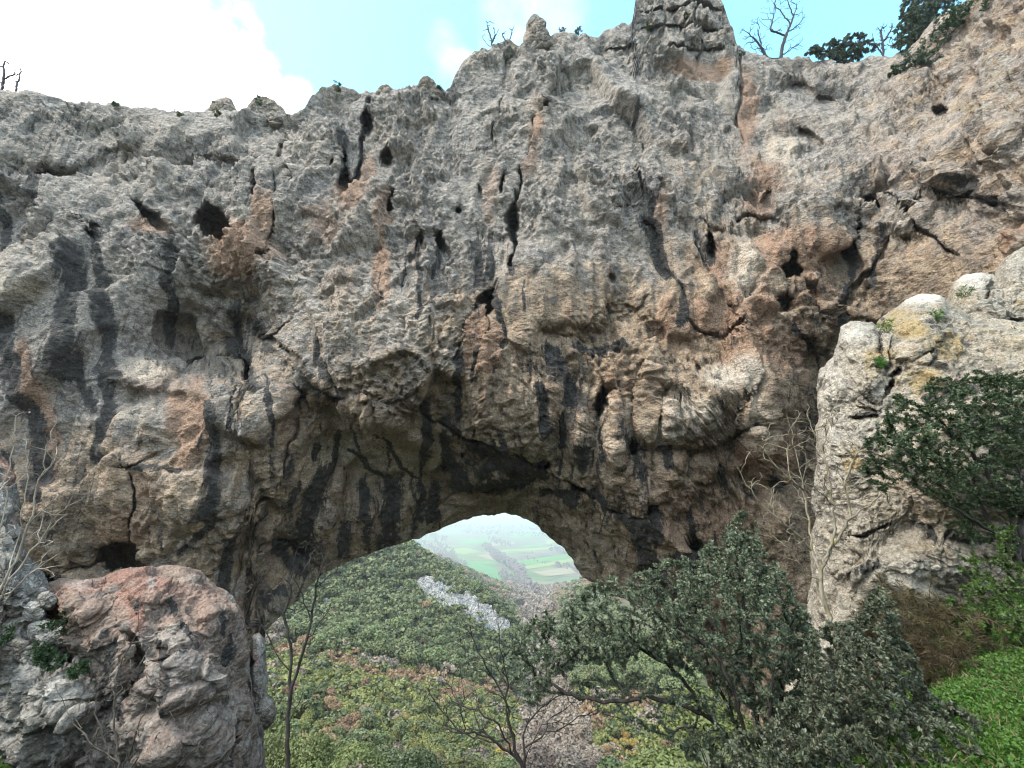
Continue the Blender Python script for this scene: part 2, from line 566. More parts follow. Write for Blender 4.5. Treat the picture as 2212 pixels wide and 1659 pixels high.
    for args in [
        (310, 816, 74, 34, 1.5, 6, 4), (270, 806, 34, 22, .4, 0, 2), (350, 808, 30, 22, .4, 0, 2),      # flowstone block in the niche
        (790, 700, 150, 120, .9, 0, 2), (900, 720, 90, 110, .5, 0, 2), (700, 560, 80, 90, .5, 0, 2),
        (1230, 560, 110, 140, .8, 20, 2), (1720, 430, 110, 70, 1.6, -15, 4), (1760, 520, 60, 35, 1.0, 10, 2), (1680, 540, 45, 35, .8, 0, 2),
        (1590, 590, 50, 70, .8, 0, 2), (1630, 680, 45, 50, .9, 0, 2), (1560, 810, 75, 50, 1.0, -30, 4), (1500, 900, 90, 45, 1.0, -35, 4), (1650, 880, 40, 90, .8, 15, 2),
        (1330, 250, 160, 150, .9, 0, 2), (1100, 200, 90, 100, .6, 0, 2), (690, 300, 60, 130, 1.0, 0, 2), (860, 300, 70, 130, .5, 0, 2),
        (1440, 660, 60, 60, .7, 0, 2), (1380, 760, 60, 60, .6, 0, 2), (1180, 850, 30, 70, .6, 0, 2), (1255, 880, 22, 80, .7, 5, 2),
        (1330, 940, 24, 80, .7, 5, 2), (1400, 900, 26, 80, .6, 0, 2), (1105, 900, 50, 60, .5, 0, 2), (1460, 1010, 60, 40, .8, 0, 2),
        (1580, 1000, 70, 35, .7, 0, 2), (590, 900, 45, 90, .7, 0, 4), (440, 930, 90, 60, .5, 0, 2), (300, 900, 70, 45, .5, 0, 2), (240, 1080, 90, 60, .6, 0, 2), (430, 1060, 60, 60, .4, 0, 2),
        (160, 640, 120, 60, .5, 0, 2), (60, 600, 70, 60, .7, 0, 2), (850, 930, 110, 70, .8, 25, 4), (1010, 1040, 80, 25, .5, -8, 2), (780, 1130, 50, 60, .6, 0, 2), (870, 1110, 40, 60, .5, 0, 2), (690, 1140, 40, 60, .6, 0, 2),
        (2130, 160, 80, 60, .8, 0, 4), (2060, 330, 60, 40, .8, 20, 4), (2160, 300, 50, 40, .7, 0, 4), (1960, 190, 50, 40, .6, 0, 4), (1740, 190, 50, 30, .7, 0, 4),
        (1430, 110, 60, 30, .8, 0, 4), (1520, 70, 50, 40, .8, 0, 4), (1350, 80, 50, 20, .6, 0, 4), (1420, 20, 50, 40, .6, 0, 4), (1250, 120, 60, 30, .5, 0, 4),
    ]:
        rel += pt.bump(*args)
    rel -= pt.bump(1730, 960, 45, 170, 2.4, 0, 2)      # dark recess behind the pale outcrop
    rel -= pt.bump(1740, 770, 50, 40, 1.6, 0, 2)
    rel -= pt.bump(1240, 800, 60, 60, 1.0, 0, 2)       # grotto of dark seepage
    rel -= pt.bump(470, 800, 80, 22, 1.6, 0, 4)        # shelf under the niche
    rel -= pt.bump(2060, 440, 110, 30, 1.2, 20, 2)
    rel -= pt.bump(110, 380, 130, 22, 1.0, 10, 2)
    rel -= pt.bump(1960, 520, 60, 30, 1.0, 0, 2)
    rel -= pt.bump(690, 880, 40, 26, .8, 0, 2)
    for a in [(800, 985, 130, 80, .9, 25, 4), (660, 1190, 60, 40, 1.4, 0, 2), (590, 1185, 50, 34, 1.5, 0, 4), (930, 1000, 30, 40, .9, 0, 2), (1060, 985, 50, 24, 1.0, 0, 2), (1180, 1060, 40, 24, .8, 0, 2),
              (540, 740, 46, 70, 1.3, 10, 4), (430, 720, 90, 80, .8, 0, 4), (1400, 1000, 26, 50, 1.2, 0, 2), (1290, 960, 16, 60, .9, 0, 2), (1210, 930, 16, 60, .9, 0, 2), (1370, 850, 16, 60, .8, 5, 2), (1590, 930, 30, 70, 1.0, 20, 2), (1670, 1040, 50, 40, 1.4, 0, 2), (1540, 1090, 60, 40, 1.2, 0, 2), (350, 1060, 40, 60, .7, 0, 2), (180, 1220, 80, 30, 1.4, 0, 2), (1500, 740, 40, 20, .8, 0, 2), (1330, 680, 30, 30, .9, 0, 2), (1090, 720, 20, 60, .6, 0, 2), (930, 640, 12, 80, .5, 0, 2), (1420, 560, 26, 90, .8, -12, 2), (1830, 560, 34, 80, 1.2, 25, 2), (1900, 420, 60, 24, 1., 20, 2)]:
        rel -= pt.bump(*a)
    for poly, w, dd in [([(700, 860), (770, 870), (850, 905), (920, 960), (945, 1010)], 14, -1.0), ([(690, 1170), (720, 1060), (760, 980)], 10, -.7), ([(590, 1290), (640, 1230), (700, 1180)], 12, -.6), ([(860, 1150), (875, 1080), (900, 1040)], 8, -.6), ([(800, 1170), (800, 1090)], 8, -.6), ([(1000, 1080), (1080, 1060), (1160, 1075)], 9, -.6), ([(570, 700), (640, 770), (720, 850)], 14, -.8),
                        ([(1240, 770), (1265, 860), (1250, 950)], 10, -.7), ([(1330, 800), (1340, 900), (1325, 990)], 10, -.7), ([(1450, 860), (1440, 960)], 10, -.6), ([(1180, 780), (1190, 880), (1175, 950)], 9, -.5), ([(1640, 780), (1660, 880), (1640, 960)], 12, -.8), ([(1500, 520), (1530, 600), (1520, 680)], 12, -.6), ([(1350, 370), (1370, 440)], 8, -.7), ([(1760, 600), (1790, 680), (1770, 740)], 12, -.8)]:
        d, tt = seg_dist(uw, vw, poly)
        rel += dd * np.exp(-(d / w) ** 2)
    # long benches on the left
    for poly, w, dd in [([(0, 385), (140, 390), (240, 342), (420, 345), (600, 360)], 22, .9), ([(620, 345), (480, 330), (330, 338)], 14, -.6),
                        ([(380, 842), (470, 850), (560, 840)], 12, -1.0), ([(1400, 960), (1520, 965), (1700, 900)], 20, .9),
                        ([(440, 1000), (520, 1010), (590, 1100)], 18, .4), ([(1160, 720), (1260, 735), (1360, 690), (1420, 720)], 16, .8),
                        ([(1150, 600), (1300, 480), (1340, 470)], 14, .4), ([(1000, 490), (1060, 500), (1090, 520)], 14, .5)]:
        d, tt = seg_dist(uw, vw, poly)
        rel += dd * np.exp(-(d / w) ** 2)

    # ---- caves and cracks
    for h in [(556, 408, 15, 21, 5), (455, 478, 26, 30, 4), (480, 500, 22, 22, 5), (325, 468, 36, 14, 2.2, 38), (565, 560, 12, 13, 4),
              (840, 337, 10, 15, 3), (843, 435, 11, 21, 3.5), (741, 347, 9, 13, 3), (716, 357, 5, 6, 2), (797, 260, 8, 24, 4), (640, 392, 6, 14, 2.5),
              (905, 520, 9, 15, 4), (952, 522, 9, 17, 4), (1055, 668, 13, 32, 6, 12), (1705, 588, 24, 18, 6), (1713, 560, 12, 16, 5), (1885, 436, 20, 9, 4, 25),
              (1417, 415, 9, 13, 3.5), (1168, 258, 14, 42, 3.5, 25), (1110, 505, 9, 62, 3.5), (735, 858, 22, 8, 4), (650, 846, 13, 18, 3), (540, 815, 14, 15, 3),
              (1300, 862, 9, 34, 3.5, 10), (1172, 1000, 20, 11, 4), (1255, 1052, 20, 9, 3, 20), (65, 1115, 15, 13, 4), (262, 1200, 48, 30, 5, -15), (300, 1225, 30, 30, 5), (205, 494, 14, 7, 2.5),
              (203, 515, 10, 7, 1.5), (1536, 528, 7, 26, 3), (1980, 462, 16, 20, 2.5), (1850, 500, 10, 40, 2), (990, 470, 6, 8, 1.2), (745, 395, 14, 24, 1.8), (1085, 405, 9, 16, 1.6),
              (1320, 600, 8, 10, 1), (1365, 965, 12, 16, 2.5), (1785, 215, 18, 10, 1.6, 20), (1660, 430, 8, 18, 1.5), (2130, 262, 40, 8, 1.6, 14), (1735, 195, 30, 12, 1.2, 20), (2040, 245, 18, 14, 1.2),
              (110, 1255, 30, 22, 4), (865, 838, 7, 7, 1.5), (490, 768, 5, 12, .8), (1035, 420, 5, 14, .8), (1750, 300, 26, 9, 1.2, 30), (1510, 800, 6, 8, .8), (1400, 1090, 12, 18, 2), (1495, 1175, 25, 16, 2.5, 30),
              (955, 1000, 12, 12, 1.2), (1010, 975, 10, 8, 1.2), (1690, 660, 16, 22, 1.6, 40), (1735, 735, 20, 18, 2.)]:
        pt.hole(*h)
    for poly, w, dd in [([(1358, 66), (1430, 52), (1500, 62), (1580, 74)], 5, 1.0), ([(1366, 20), (1440, 26), (1500, 14), (1566, 26)], 5, 1.0), ([(1428, -30), (1440, 40), (1418, 110)], 5, 1.0), ([(1512, -30), (1500, 40), (1520, 110), (1500, 150)], 5, 1.0), ([(1300, 100), (1380, 96), (1480, 112), (1580, 108)], 5, .8), ([(628, 236), (604, 330), (596, 420), (588, 500), (583, 556)], 4.5, 1.1), ([(800, 205), (796, 260), (780, 340), (765, 410)], 6, 1.2),
                        ([(1236, 120), (1200, 190), (1170, 260), (1140, 330), (1120, 420), (1112, 520), (1108, 590)], 7, 1.3),
                        ([(1095, 110), (1085, 200), (1070, 290), (1060, 330)], 4, .6), ([(286, 1000), (292, 1060), (286, 1120), (292, 1185)], 6, 1.6),
                        ([(648, 850), (634, 930), (612, 1000), (590, 1060), (560, 1090), (520, 1130)], 5, 1.), ([(640, 690), (590, 730), (640, 770), (680, 830), (730, 860), (800, 858)], 6, .7),
                        ([(1075, 600), (1040, 650), (1000, 690), (990, 760)], 5, .7), ([(1068, 690), (1035, 740), (1030, 830)], 3.5, .8),
                        ([(1380, 470), (1400, 490), (1430, 560), (1470, 650)], 6, .6), ([(1500, 500), (1520, 560), (1540, 600)], 4, .7), ([(1400, 640), (1370, 680), (1350, 650)], 5, .9),
                        ([(870, 858), (930, 900), (1000, 930), (1080, 960), (1160, 1000), (1250, 1045), (1330, 1100), (1420, 1120)], 7, .9),
                        ([(1180, 1080), (1230, 1120), (1290, 1180), (1310, 1240)], 4, .5), ([(940, 1085), (1000, 1050), (1090, 1040), (1170, 1030)], 5, .5),
                        ([(1590, 110), (1600, 180), (1590, 260), (1610, 330)], 5, .7), ([(1360, 360), (1375, 420), (1380, 440)], 4, .6), ([(380, 640), (390, 700), (400, 760)], 2.5, .4),
                        ([(500, 1340), (520, 1200), (540, 1150), (590, 1100)], 7, 1.1), ([(530, 1230), (560, 1165), (620, 1160), (660, 1210)], 6, .9), ([(360, 980), (300, 1000), (270, 1010)], 5, .5),
                        ([(1640, 770), (1600, 880), (1560, 950)], 6, .9), ([(1500, 480), (1560, 500), (1620, 470), (1700, 480)], 5, .6), ([(1560, 640), (1600, 700), (1560, 740), (1480, 700)], 6, .8),
                        ([(1880, 420), (1960, 470), (2030, 520), (2080, 560)], 6, .9), ([(1930, 500), (1900, 560), (1850, 620), (1800, 690)], 8, .9), ([(2000, 350), (2080, 420), (2190, 450)], 10, 1.)]:
        pt.crack(poly, w, dd)

    # ---- colours ------------------------------------------------------------
    u0, v0 = uw, vw
    # rock that rain never reaches keeps a warm colour
    warm = sstep(430, 720, v0) * (.25 + .75 * sstep(300, 800, u0))
    warm = np.maximum(warm, sstep(700, 1050, v0) * .75)
    warm = np.maximum(warm, .9 * sstep(1150, 1600, u0) * sstep(330, 620, v0))
    warm = np.maximum(warm, .55 * sstep(1500, 2100, u0))
    warm = np.maximum(warm, .45 * sstep(140, 420, v0) * sstep(1280, 1500, u0))
    warm = np.where((u0 < 260) & (v0 < 900), warm * .45, warm)
    warm = warm * (1 - .45 * np.exp(-((u0 - 790) / 230) ** 4 - ((v0 - 690) / 170) ** 4))
    pt.c[:, 3] = warm * .8
    R_, G_, B_, L_ = 0, 1, 2, 'l'
    for poly, w in [([(172, 555), (165, 650), (160, 800)], (22, 34)), ([(212, 520), (222, 640), (236, 800)], (16, 26)), ([(235, 800), (225, 900), (210, 1000)], 14), ([(160, 800), (200, 880)], 20),
                    ([(15, 640), (40, 720), (70, 820)], (25, 36)), ([(50, 700), (80, 900), (100, 1060)], (22, 30)), ([(30, 1000), (60, 1120)], 18), ([(10, 420), (20, 560)], 16), ([(105, 380), (100, 470)], 14), ([(-60, 500), (-40, 900)], 40),
                    ([(362, 500), (366, 560), (372, 620)], (10, 22)), ([(372, 620), (376, 740)], (18, 12)), ([(515, 670), (540, 760), (550, 820)], (24, 30)), ([(560, 690), (600, 760)], 12),
                    ([(462, 880), (464, 980), (458, 1100)], (17, 24)), ([(507, 866), (509, 925)], 10), ([(680, 730), (690, 770), (704, 815)], (12, 16)), ([(590, 830), (590, 960)], 7),
                    ([(690, 1010), (670, 1100), (655, 1190)], (26, 44)), ([(736, 925), (715, 985), (690, 1045)], (12, 22)), ([(850, 1035), (845, 1100), (835, 1165)], (26, 36)), ([(905, 1045), (905, 1110)], 14),
                    ([(680, 960), (672, 990)], 9), ([(955, 930), (975, 985), (1000, 1020)], (16, 30)), ([(1020, 945), (1075, 990), (1130, 1010)], (18, 26)), ([(1085, 960), (1050, 1010)], 20), ([(785, 1045), (790, 1110)], 16), ([(916, 870), (925, 940)], (14, 14)),
                    ([(750, 1130), (740, 1190)], 18), ([(940, 1050), (930, 1100)], 22), ([(990, 1040), (1090, 1035), (1170, 1020)], 18), ([(965, 900), (1010, 930)], 14),
                    ([(1062, 628), (1010, 680), (992, 730), (987, 800), (990, 890)], (7, 12)), ([(1075, 620), (1080, 700), (1070, 760)], (6, 8)), ([(905, 512), (906, 600), (904, 700)], (6, 4)), ([(903, 530), (890, 560)], 5), ([(950, 520), (935, 590)], 5),
                    ([(1110, 455), (1112, 520), (1104, 600)], (8, 10)), ([(1412, 400), (1402, 480)], (8, 14)), ([(1400, 480), (1420, 540), (1450, 600), (1472, 670)], (22, 10)), ([(1470, 660), (1465, 700)], 12), ([(1536, 505), (1537, 560)], 9), ([(1505, 500), (1525, 570)], 5),
                    ([(1180, 760), (1200, 800), (1240, 860)], (22, 40)), ([(1240, 750), (1290, 760), (1340, 745)], 16), ([(1170, 850), (1175, 930)], 14), ([(1215, 890), (1215, 960)], 12), ([(1365, 950), (1372, 1020)], 16), ([(1300, 850), (1288, 905)], 12), ([(1256, 960), (1260, 1005)], 15),
                    ([(1492, 1090), (1498, 1190)], (9, 14)), ([(1412, 1075), (1420, 1140)], (10, 14)), ([(1385, 1120), (1400, 1180), (1425, 1250)], (16, 38)), ([(1290, 1060), (1350, 1110), (1400, 1130)], 14), ([(1180, 1050), (1250, 1070)], 14), ([(1460, 1180), (1500, 1200)], 20),
                    ([(1845, 480), (1840, 600), (1800, 700)], 11), ([(1905, 490), (1880, 620)], 7), ([(1640, 1010), (1650, 1060)], 12), ([(1560, 1010), (1565, 1050)], 8), ([(1440, 960), (1445, 1010)], 10), ([(1030, 520), (1035, 600)], 15), ([(1060, 530), (1060, 590)], 10),
                    ([(796, 215), (782, 330), (765, 400)], 10), ([(740, 300), (745, 390)], 16), ([(1160, 230), (1165, 270)], 8), ([(2100, 400), (2160, 440)], 18), ([(1700, 700), (1730, 760)], 10), ([(300, 1005), (400, 1010)], 6), ([(500, 1160), (480, 1290)], 16), ([(600, 1180), (640, 1230)], 22), ([(560, 1290), (600, 1270)], 14),
                    ([(880, 560), (870, 620)], 3), ([(820, 590), (822, 660)], 3), ([(1020, 760), (1022, 830)], 5), ([(1130, 620), (1128, 680)], 4), ([(640, 1040), (610, 1090)], 10), ([(760, 960), (800, 1010), (850, 1040)], 6), ([(820, 910), (860, 980), (900, 1030)], 6), ([(395, 1190), (450, 1140), (470, 1120)], 10)]:
        pt.stroke(R_, poly, w, .82, .95)
    for x, y, rx, ry, a in [(520, 545, 55, 55, .7), (570, 470, 22, 40, .6), (330, 490, 40, 18, .55), (760, 420, 34, 40, .6), (790, 370, 20, 40, .55), (700, 480, 30, 50, .45), (825, 590, 16, 70, .7), (830, 480, 16, 60, .5), (1035, 750, 30, 65, .8),
                            (1150, 310, 14, 70, .5), (1165, 290, 9, 40, .8), (1720, 545, 75, 45, .95), (1665, 545, 40, 40, .95), (1600, 700, 42, 90, .8), (1560, 600, 30, 60, .6), (1540, 690, 30, 40, .6), (1612, 250, 16, 90, .6), (1660, 375, 40, 40, .5), (1640, 440, 20, 40, .5), (1500, 150, 55, 16, .8), (1535, 145, 25, 10, .9),
                            (402, 920, 36, 75, .85), (95, 880, 20, 120, .7), (110, 1010, 16, 90, .6), (280, 1140, 60, 45, .5), (330, 1050, 40, 40, .45), (320, 820, 60, 34, .4), (1330, 820, 40, 40, .4), (1480, 700, 60, 60, .5), (1700, 750, 40, 60, .6), (1750, 620, 50, 50, .5), (1600, 1000, 120, 40, .5), (1500, 1110, 120, 60, .5),
                            (780, 1150, 30, 60, .5), (960, 1090, 60, 25, .4), (900, 540, 16, 40, .4), (1060, 430, 14, 60, .4), (740, 610, 40, 60, .3), (2190, 520, 30, 30, .6), (1420, 470, 18, 30, .5), (1690, 290, 30, 30, .35), (620, 900, 14, 80, .4), (1900, 350, 60, 60, .3), (700, 1040, 30, 30, .4), (1390, 1030, 60, 50, .45), (1250, 1140, 60, 40, .35)]:
        pt.blob(G_, x, y, rx * 1.6, ry * 1.5, min(1, a * 1.1))
    for x, y, rx, ry, a in [(800, 950, 110, 70, .55), (880, 1000, 60, 40, .5), (700, 1000, 30, 60, .35), (1300, 1170, 60, 60, .4), (1270, 1210, 30, 40, .5), (780, 1130, 20, 60, .3), (1570, 810, 62, 38, .95), (1490, 890, 62, 30, .9), (1440, 930, 30, 20, .7), (1600, 590, 36, 66, .8), (1685, 320, 42, 34, .8), (1720, 380, 50, 24, .5), (310, 800, 62, 30, .7), (1190, 520, 40, 30, .4), (1640, 900, 18, 60, .5), (80, 640, 40, 20, .8), (30, 600, 40, 16, .6), (280, 900, 40, 12, .5), (400, 1020, 40, 10, .5),
                            (130, 1160, 60, 30, .4), (740, 690, 70, 60, .35), (880, 690, 60, 60, .35), (650, 610, 40, 60, .35), (1080, 560, 20, 40, .3), (590, 880, 30, 40, .35), (1520, 1000, 30, 14, .3)]:
        pt.blob(B_, x, y, rx, ry, a)
    for x, y, rx, ry, a in [(150, 300, 220, 90, .30), (60, 400, 120, 50, .34), (450, 330, 110, 40, .24), (480, 420, 100, 40, .22), (560, 740, 60, 70, .35), (1330, 420, 110, 40, .28), (1180, 790, 90, 60, .34), (1760, 640, 120, 120, .26), (1740, 950, 70, 180, .22), (2080, 420, 110, 40, .36), (1850, 330, 80, 40, .22), (1000, 330, 80, 50, .2), (740, 300, 40, 90, .3), (1050, 530, 50, 50, .36), (700, 1120, 160, 60, .22), (1060, 1000, 140, 50, .36), (1330, 1080, 110, 50, .34), (1550, 1120, 120, 70, .2), (120, 1060, 120, 130, .26), (1240, 950, 90, 60, .24)]:
        pt.blob(R_, x, y, rx, ry, a)
    for x, y, rx, ry, a in [(2110, 245, 60, 34, .9), (2150, 160, 60, 60, .6), (2190, 330, 50, 50, .5), (1120, 100, 50, 18, .75), (1090, 165, 20, 10, .5), (1990, 260, 60, 40, .45), (1480, 30, 30, 30, .2), (720, 205, 40, 16, .6), (590, 232, 40, 10, .6), (2100, 560, 40, 30, .4)]:
        pt.blob(L_, x, y, rx, ry, a)

    # seepage: branching streaks that follow the fall of the water
    s1 = fbm(np.stack([u_ / 15. + 3 * fbm(np.stack([u_ / 90., v_ / 120., 0 * u_], -1), 2, 311), v_ / 150., 0 * u_ + 4], -1), 4, 312)
    s2 = fbm(np.stack([u_ / 150., v_ / 90., 0 * u_ + 9], -1), 3, 313)
    sof = sstep(840, 960, v_) * sstep(560, 680, u_) * sstep(1500, 1340, u_)
    auto = sstep(.02, .34, s1 + .35 * s2) * (.75 * sof + .42 * sstep(480, 800, v_) * (1 - sof) * sstep(-.2, .25, s2))
    pt.c[:, 0] = np.maximum(pt.c[:, 0], auto)
    pt.c[:, 2] = np.maximum(pt.c[:, 2], sof * .45 * sstep(.1, -.2, s1))
    D = D + rel + pt.d
    P = at(u_, v_, D).reshape(NU, NV, 3)

    # ---- rock relief along the surface normal
    N = grid_normals(P)
    flip = np.sign((N * P).sum(-1))
    N *= -flip[..., None]
    # smooth the normals so that relief does not fold
    N = soften(N, 4)
    Pf = P.reshape(-1, 3)
    warp = np.stack([fbm(Pf * .5 + 7, 2, 61), fbm(Pf * .5 + 31, 2, 62), fbm(Pf * .5 + 57, 2, 63)], -1)
    Q = Pf + warp * .30
    soffit = sstep(860, 960, v_) * sstep(560, 680, u_) * sstep(1480, 1300, u_)
    lower = sstep(500, 900, v_)
    f1, e1 = facets(Q * np.array([.30, .30, .22]), 1, .9, .45)
    f2, e2 = facets(Q * np.array([.85, .85, .62]) + 3.3, 2, 1.0, .4, 45)
    f3, e3 = facets((Q + warp * .2) * np.array([1.9, 1.9, 1.6]) + 9.1, 3, 1.1, .35, 70)
    f4, e4 = facets((Q + warp * .2) * np.array([4.3, 4.3, 4.6]) + 1.7, 4, 1.1, .3, 80)
    rough = np.clip(.75 + 1.9 * fbm(Pf * .12 + 11, 3, 66), .18, 1.6) * (1 - .50 * sstep(520, 700, v_) * sstep(700, 560, u_)) * (1 - .5 * np.exp(-((u_ - 430) / 150) ** 4 - ((v_ - 720) / 110) ** 4))
    f0, e0 = facets((Pf + warp * .5) * np.array([.13, .13, .10]) + 2.2, 6, 1., .5, 40)
    big = fbm(Pf * .14, 4, 70)
    mid = fbm(Q * np.array([.8, .8, .45]), 4, 80, .55, True)
    fine = fbm(Q * 2.6, 3, 90, .6)
    colm = fbm(Q * np.array([.9, .9, .12]), 3, 95, .5, True)          # vertical flutes
    k = 1 - .84 * soffit
    k = k * rough
    ribs = sstep(720, 860, v_) * sstep(940, 1060, u_) * sstep(1740, 1600, u_)
    rb = fbm(Q * np.array([1.5, 1.5, .16]), 3, 96, .5, True)
    pil = fbm(Q * np.array([.33, .33, .05]) + 3, 3, 97, .5, True)
    up_ = sstep(330, 120, v_)
    h = big * (1.0 - .6 * soffit) + f0 * 1.5 * (1 - .8 * soffit) + (f1 * .95 * (1 - .2 * lower) + f2 * (.24 + .36 * up_)) * k + (f3 * .36 + f4 * .19) * np.maximum(k, .22) + mid * .12 * k + fine * .16 * k + colm * (.15 + .30 * lower) * (1 - .65 * soffit) + rb * .38 * ribs + pil * .75 * (1 - up_)
    h -= .30 * sstep(.06, .0, e1) * k + .10 * sstep(.08, 0, e2) * k
    h -= .45 * sstep(.35, .62, fbm(Q * 1.1 + 77, 2, 99)) * k           # pits
    h *= 1 - .85 * np.clip(pt.d / 1.5, 0, 1)
    edge = np.repeat(np.minimum(1, np.linspace(0, 1, NV) * 60)[None], NU, 0).ravel()
    edge *= np.repeat(np.minimum(1, np.linspace(1, 0, NV) * 40)[None], NU, 0).ravel() * .7 + .3
    P = P + N * (h * (.35 + .65 * edge)).reshape(NU, NV)[..., None]

    # ---- the far side: back from the crest and round under the lip
    top = P[:, 0:1]
    bot_ = P[:, -1:]
    rings = []
    nb = 8
    depth = 5.0 + 3 * fbm(np.stack([us / 120., us * 0, us * 0], -1), 2, 4)[:, None, None]
    tb = []
    for i in range(nb, 0, -1):
        q = top.copy()
        s = i / nb
        q[..., 1:2] += depth * 1.6 * s
        q[..., 0:1] *= 1 + .05 * s
        q[..., 2:3] -= (1.2 * s + 11 * max(0, s - .5) ** 2)
        w = fbm((q * .6).reshape(-1, 3), 3, 21)
        q[..., 2] += w.reshape(NU, 1) * .8 * s
        tb.append(q)
    bb = []
    for i in range(1, nb + 1):
        q = bot_.copy()
        s = i / nb
        q *= 1 + depth * .85 * s / np.maximum(q[..., 1:2], 1)
        q[..., 2:3] += np.where(q[..., 2:3] < 0, -bot_[..., 2:3] * 0, 0)
        q[..., 2:3] += 6.5 * s + 1.2 * math.sin(s * 3.1)
        w = fbm((q * .6).reshape(-1, 3), 3, 22)
        q[..., 1] += w.reshape(NU, 1) * .8 * s
        bb.append(q)
    A = np.concatenate(tb + [P] + bb, 1)
    pc = pt.c.reshape(NU, NV, 4)
    A4 = np.concatenate([np.repeat(pc[:, :1], nb, 1), pc, np.repeat(pc[:, -1:], nb, 1)], 1).reshape(-1, 4)
    pl = pt.l.reshape(NU, NV)
    Al = np.concatenate([np.repeat(pl[:, :1], nb, 1), pl, np.repeat(pl[:, -1:], nb, 1)], 1).ravel()
    nr = NV + 2 * nb
    Fc = grid_faces(NU, nr)
    a = np.arange(NU * nr).reshape(NU, nr)
    clos = np.stack([a[:-1, -1], a[1:, -1], a[1:, 0], a[:-1, 0]], -1)     # back wall
    o = make('rock_arch', A.reshape(-1, 3), [Fc, clos], M_CLIFF, None, {'paint': A4, 'lichen': Al}, smooth=True)
    tag(o, 'huge weathered grey and tan limestone arch with black streaks spanning the valley view', 'rock arch')
    return us, S, A


CL_US, CL_S, CL_P = build_cliff()


def rim(u, back=1.0):
    """a point on the crest of the arch above survey column u"""
    i = int(np.clip(np.searchsorted(CL_US, u), 0, len(CL_US) - 1))
    p = CL_P[i, 8].copy()
    p[1] += back
    return p


print('cliff', time.time() - T0)
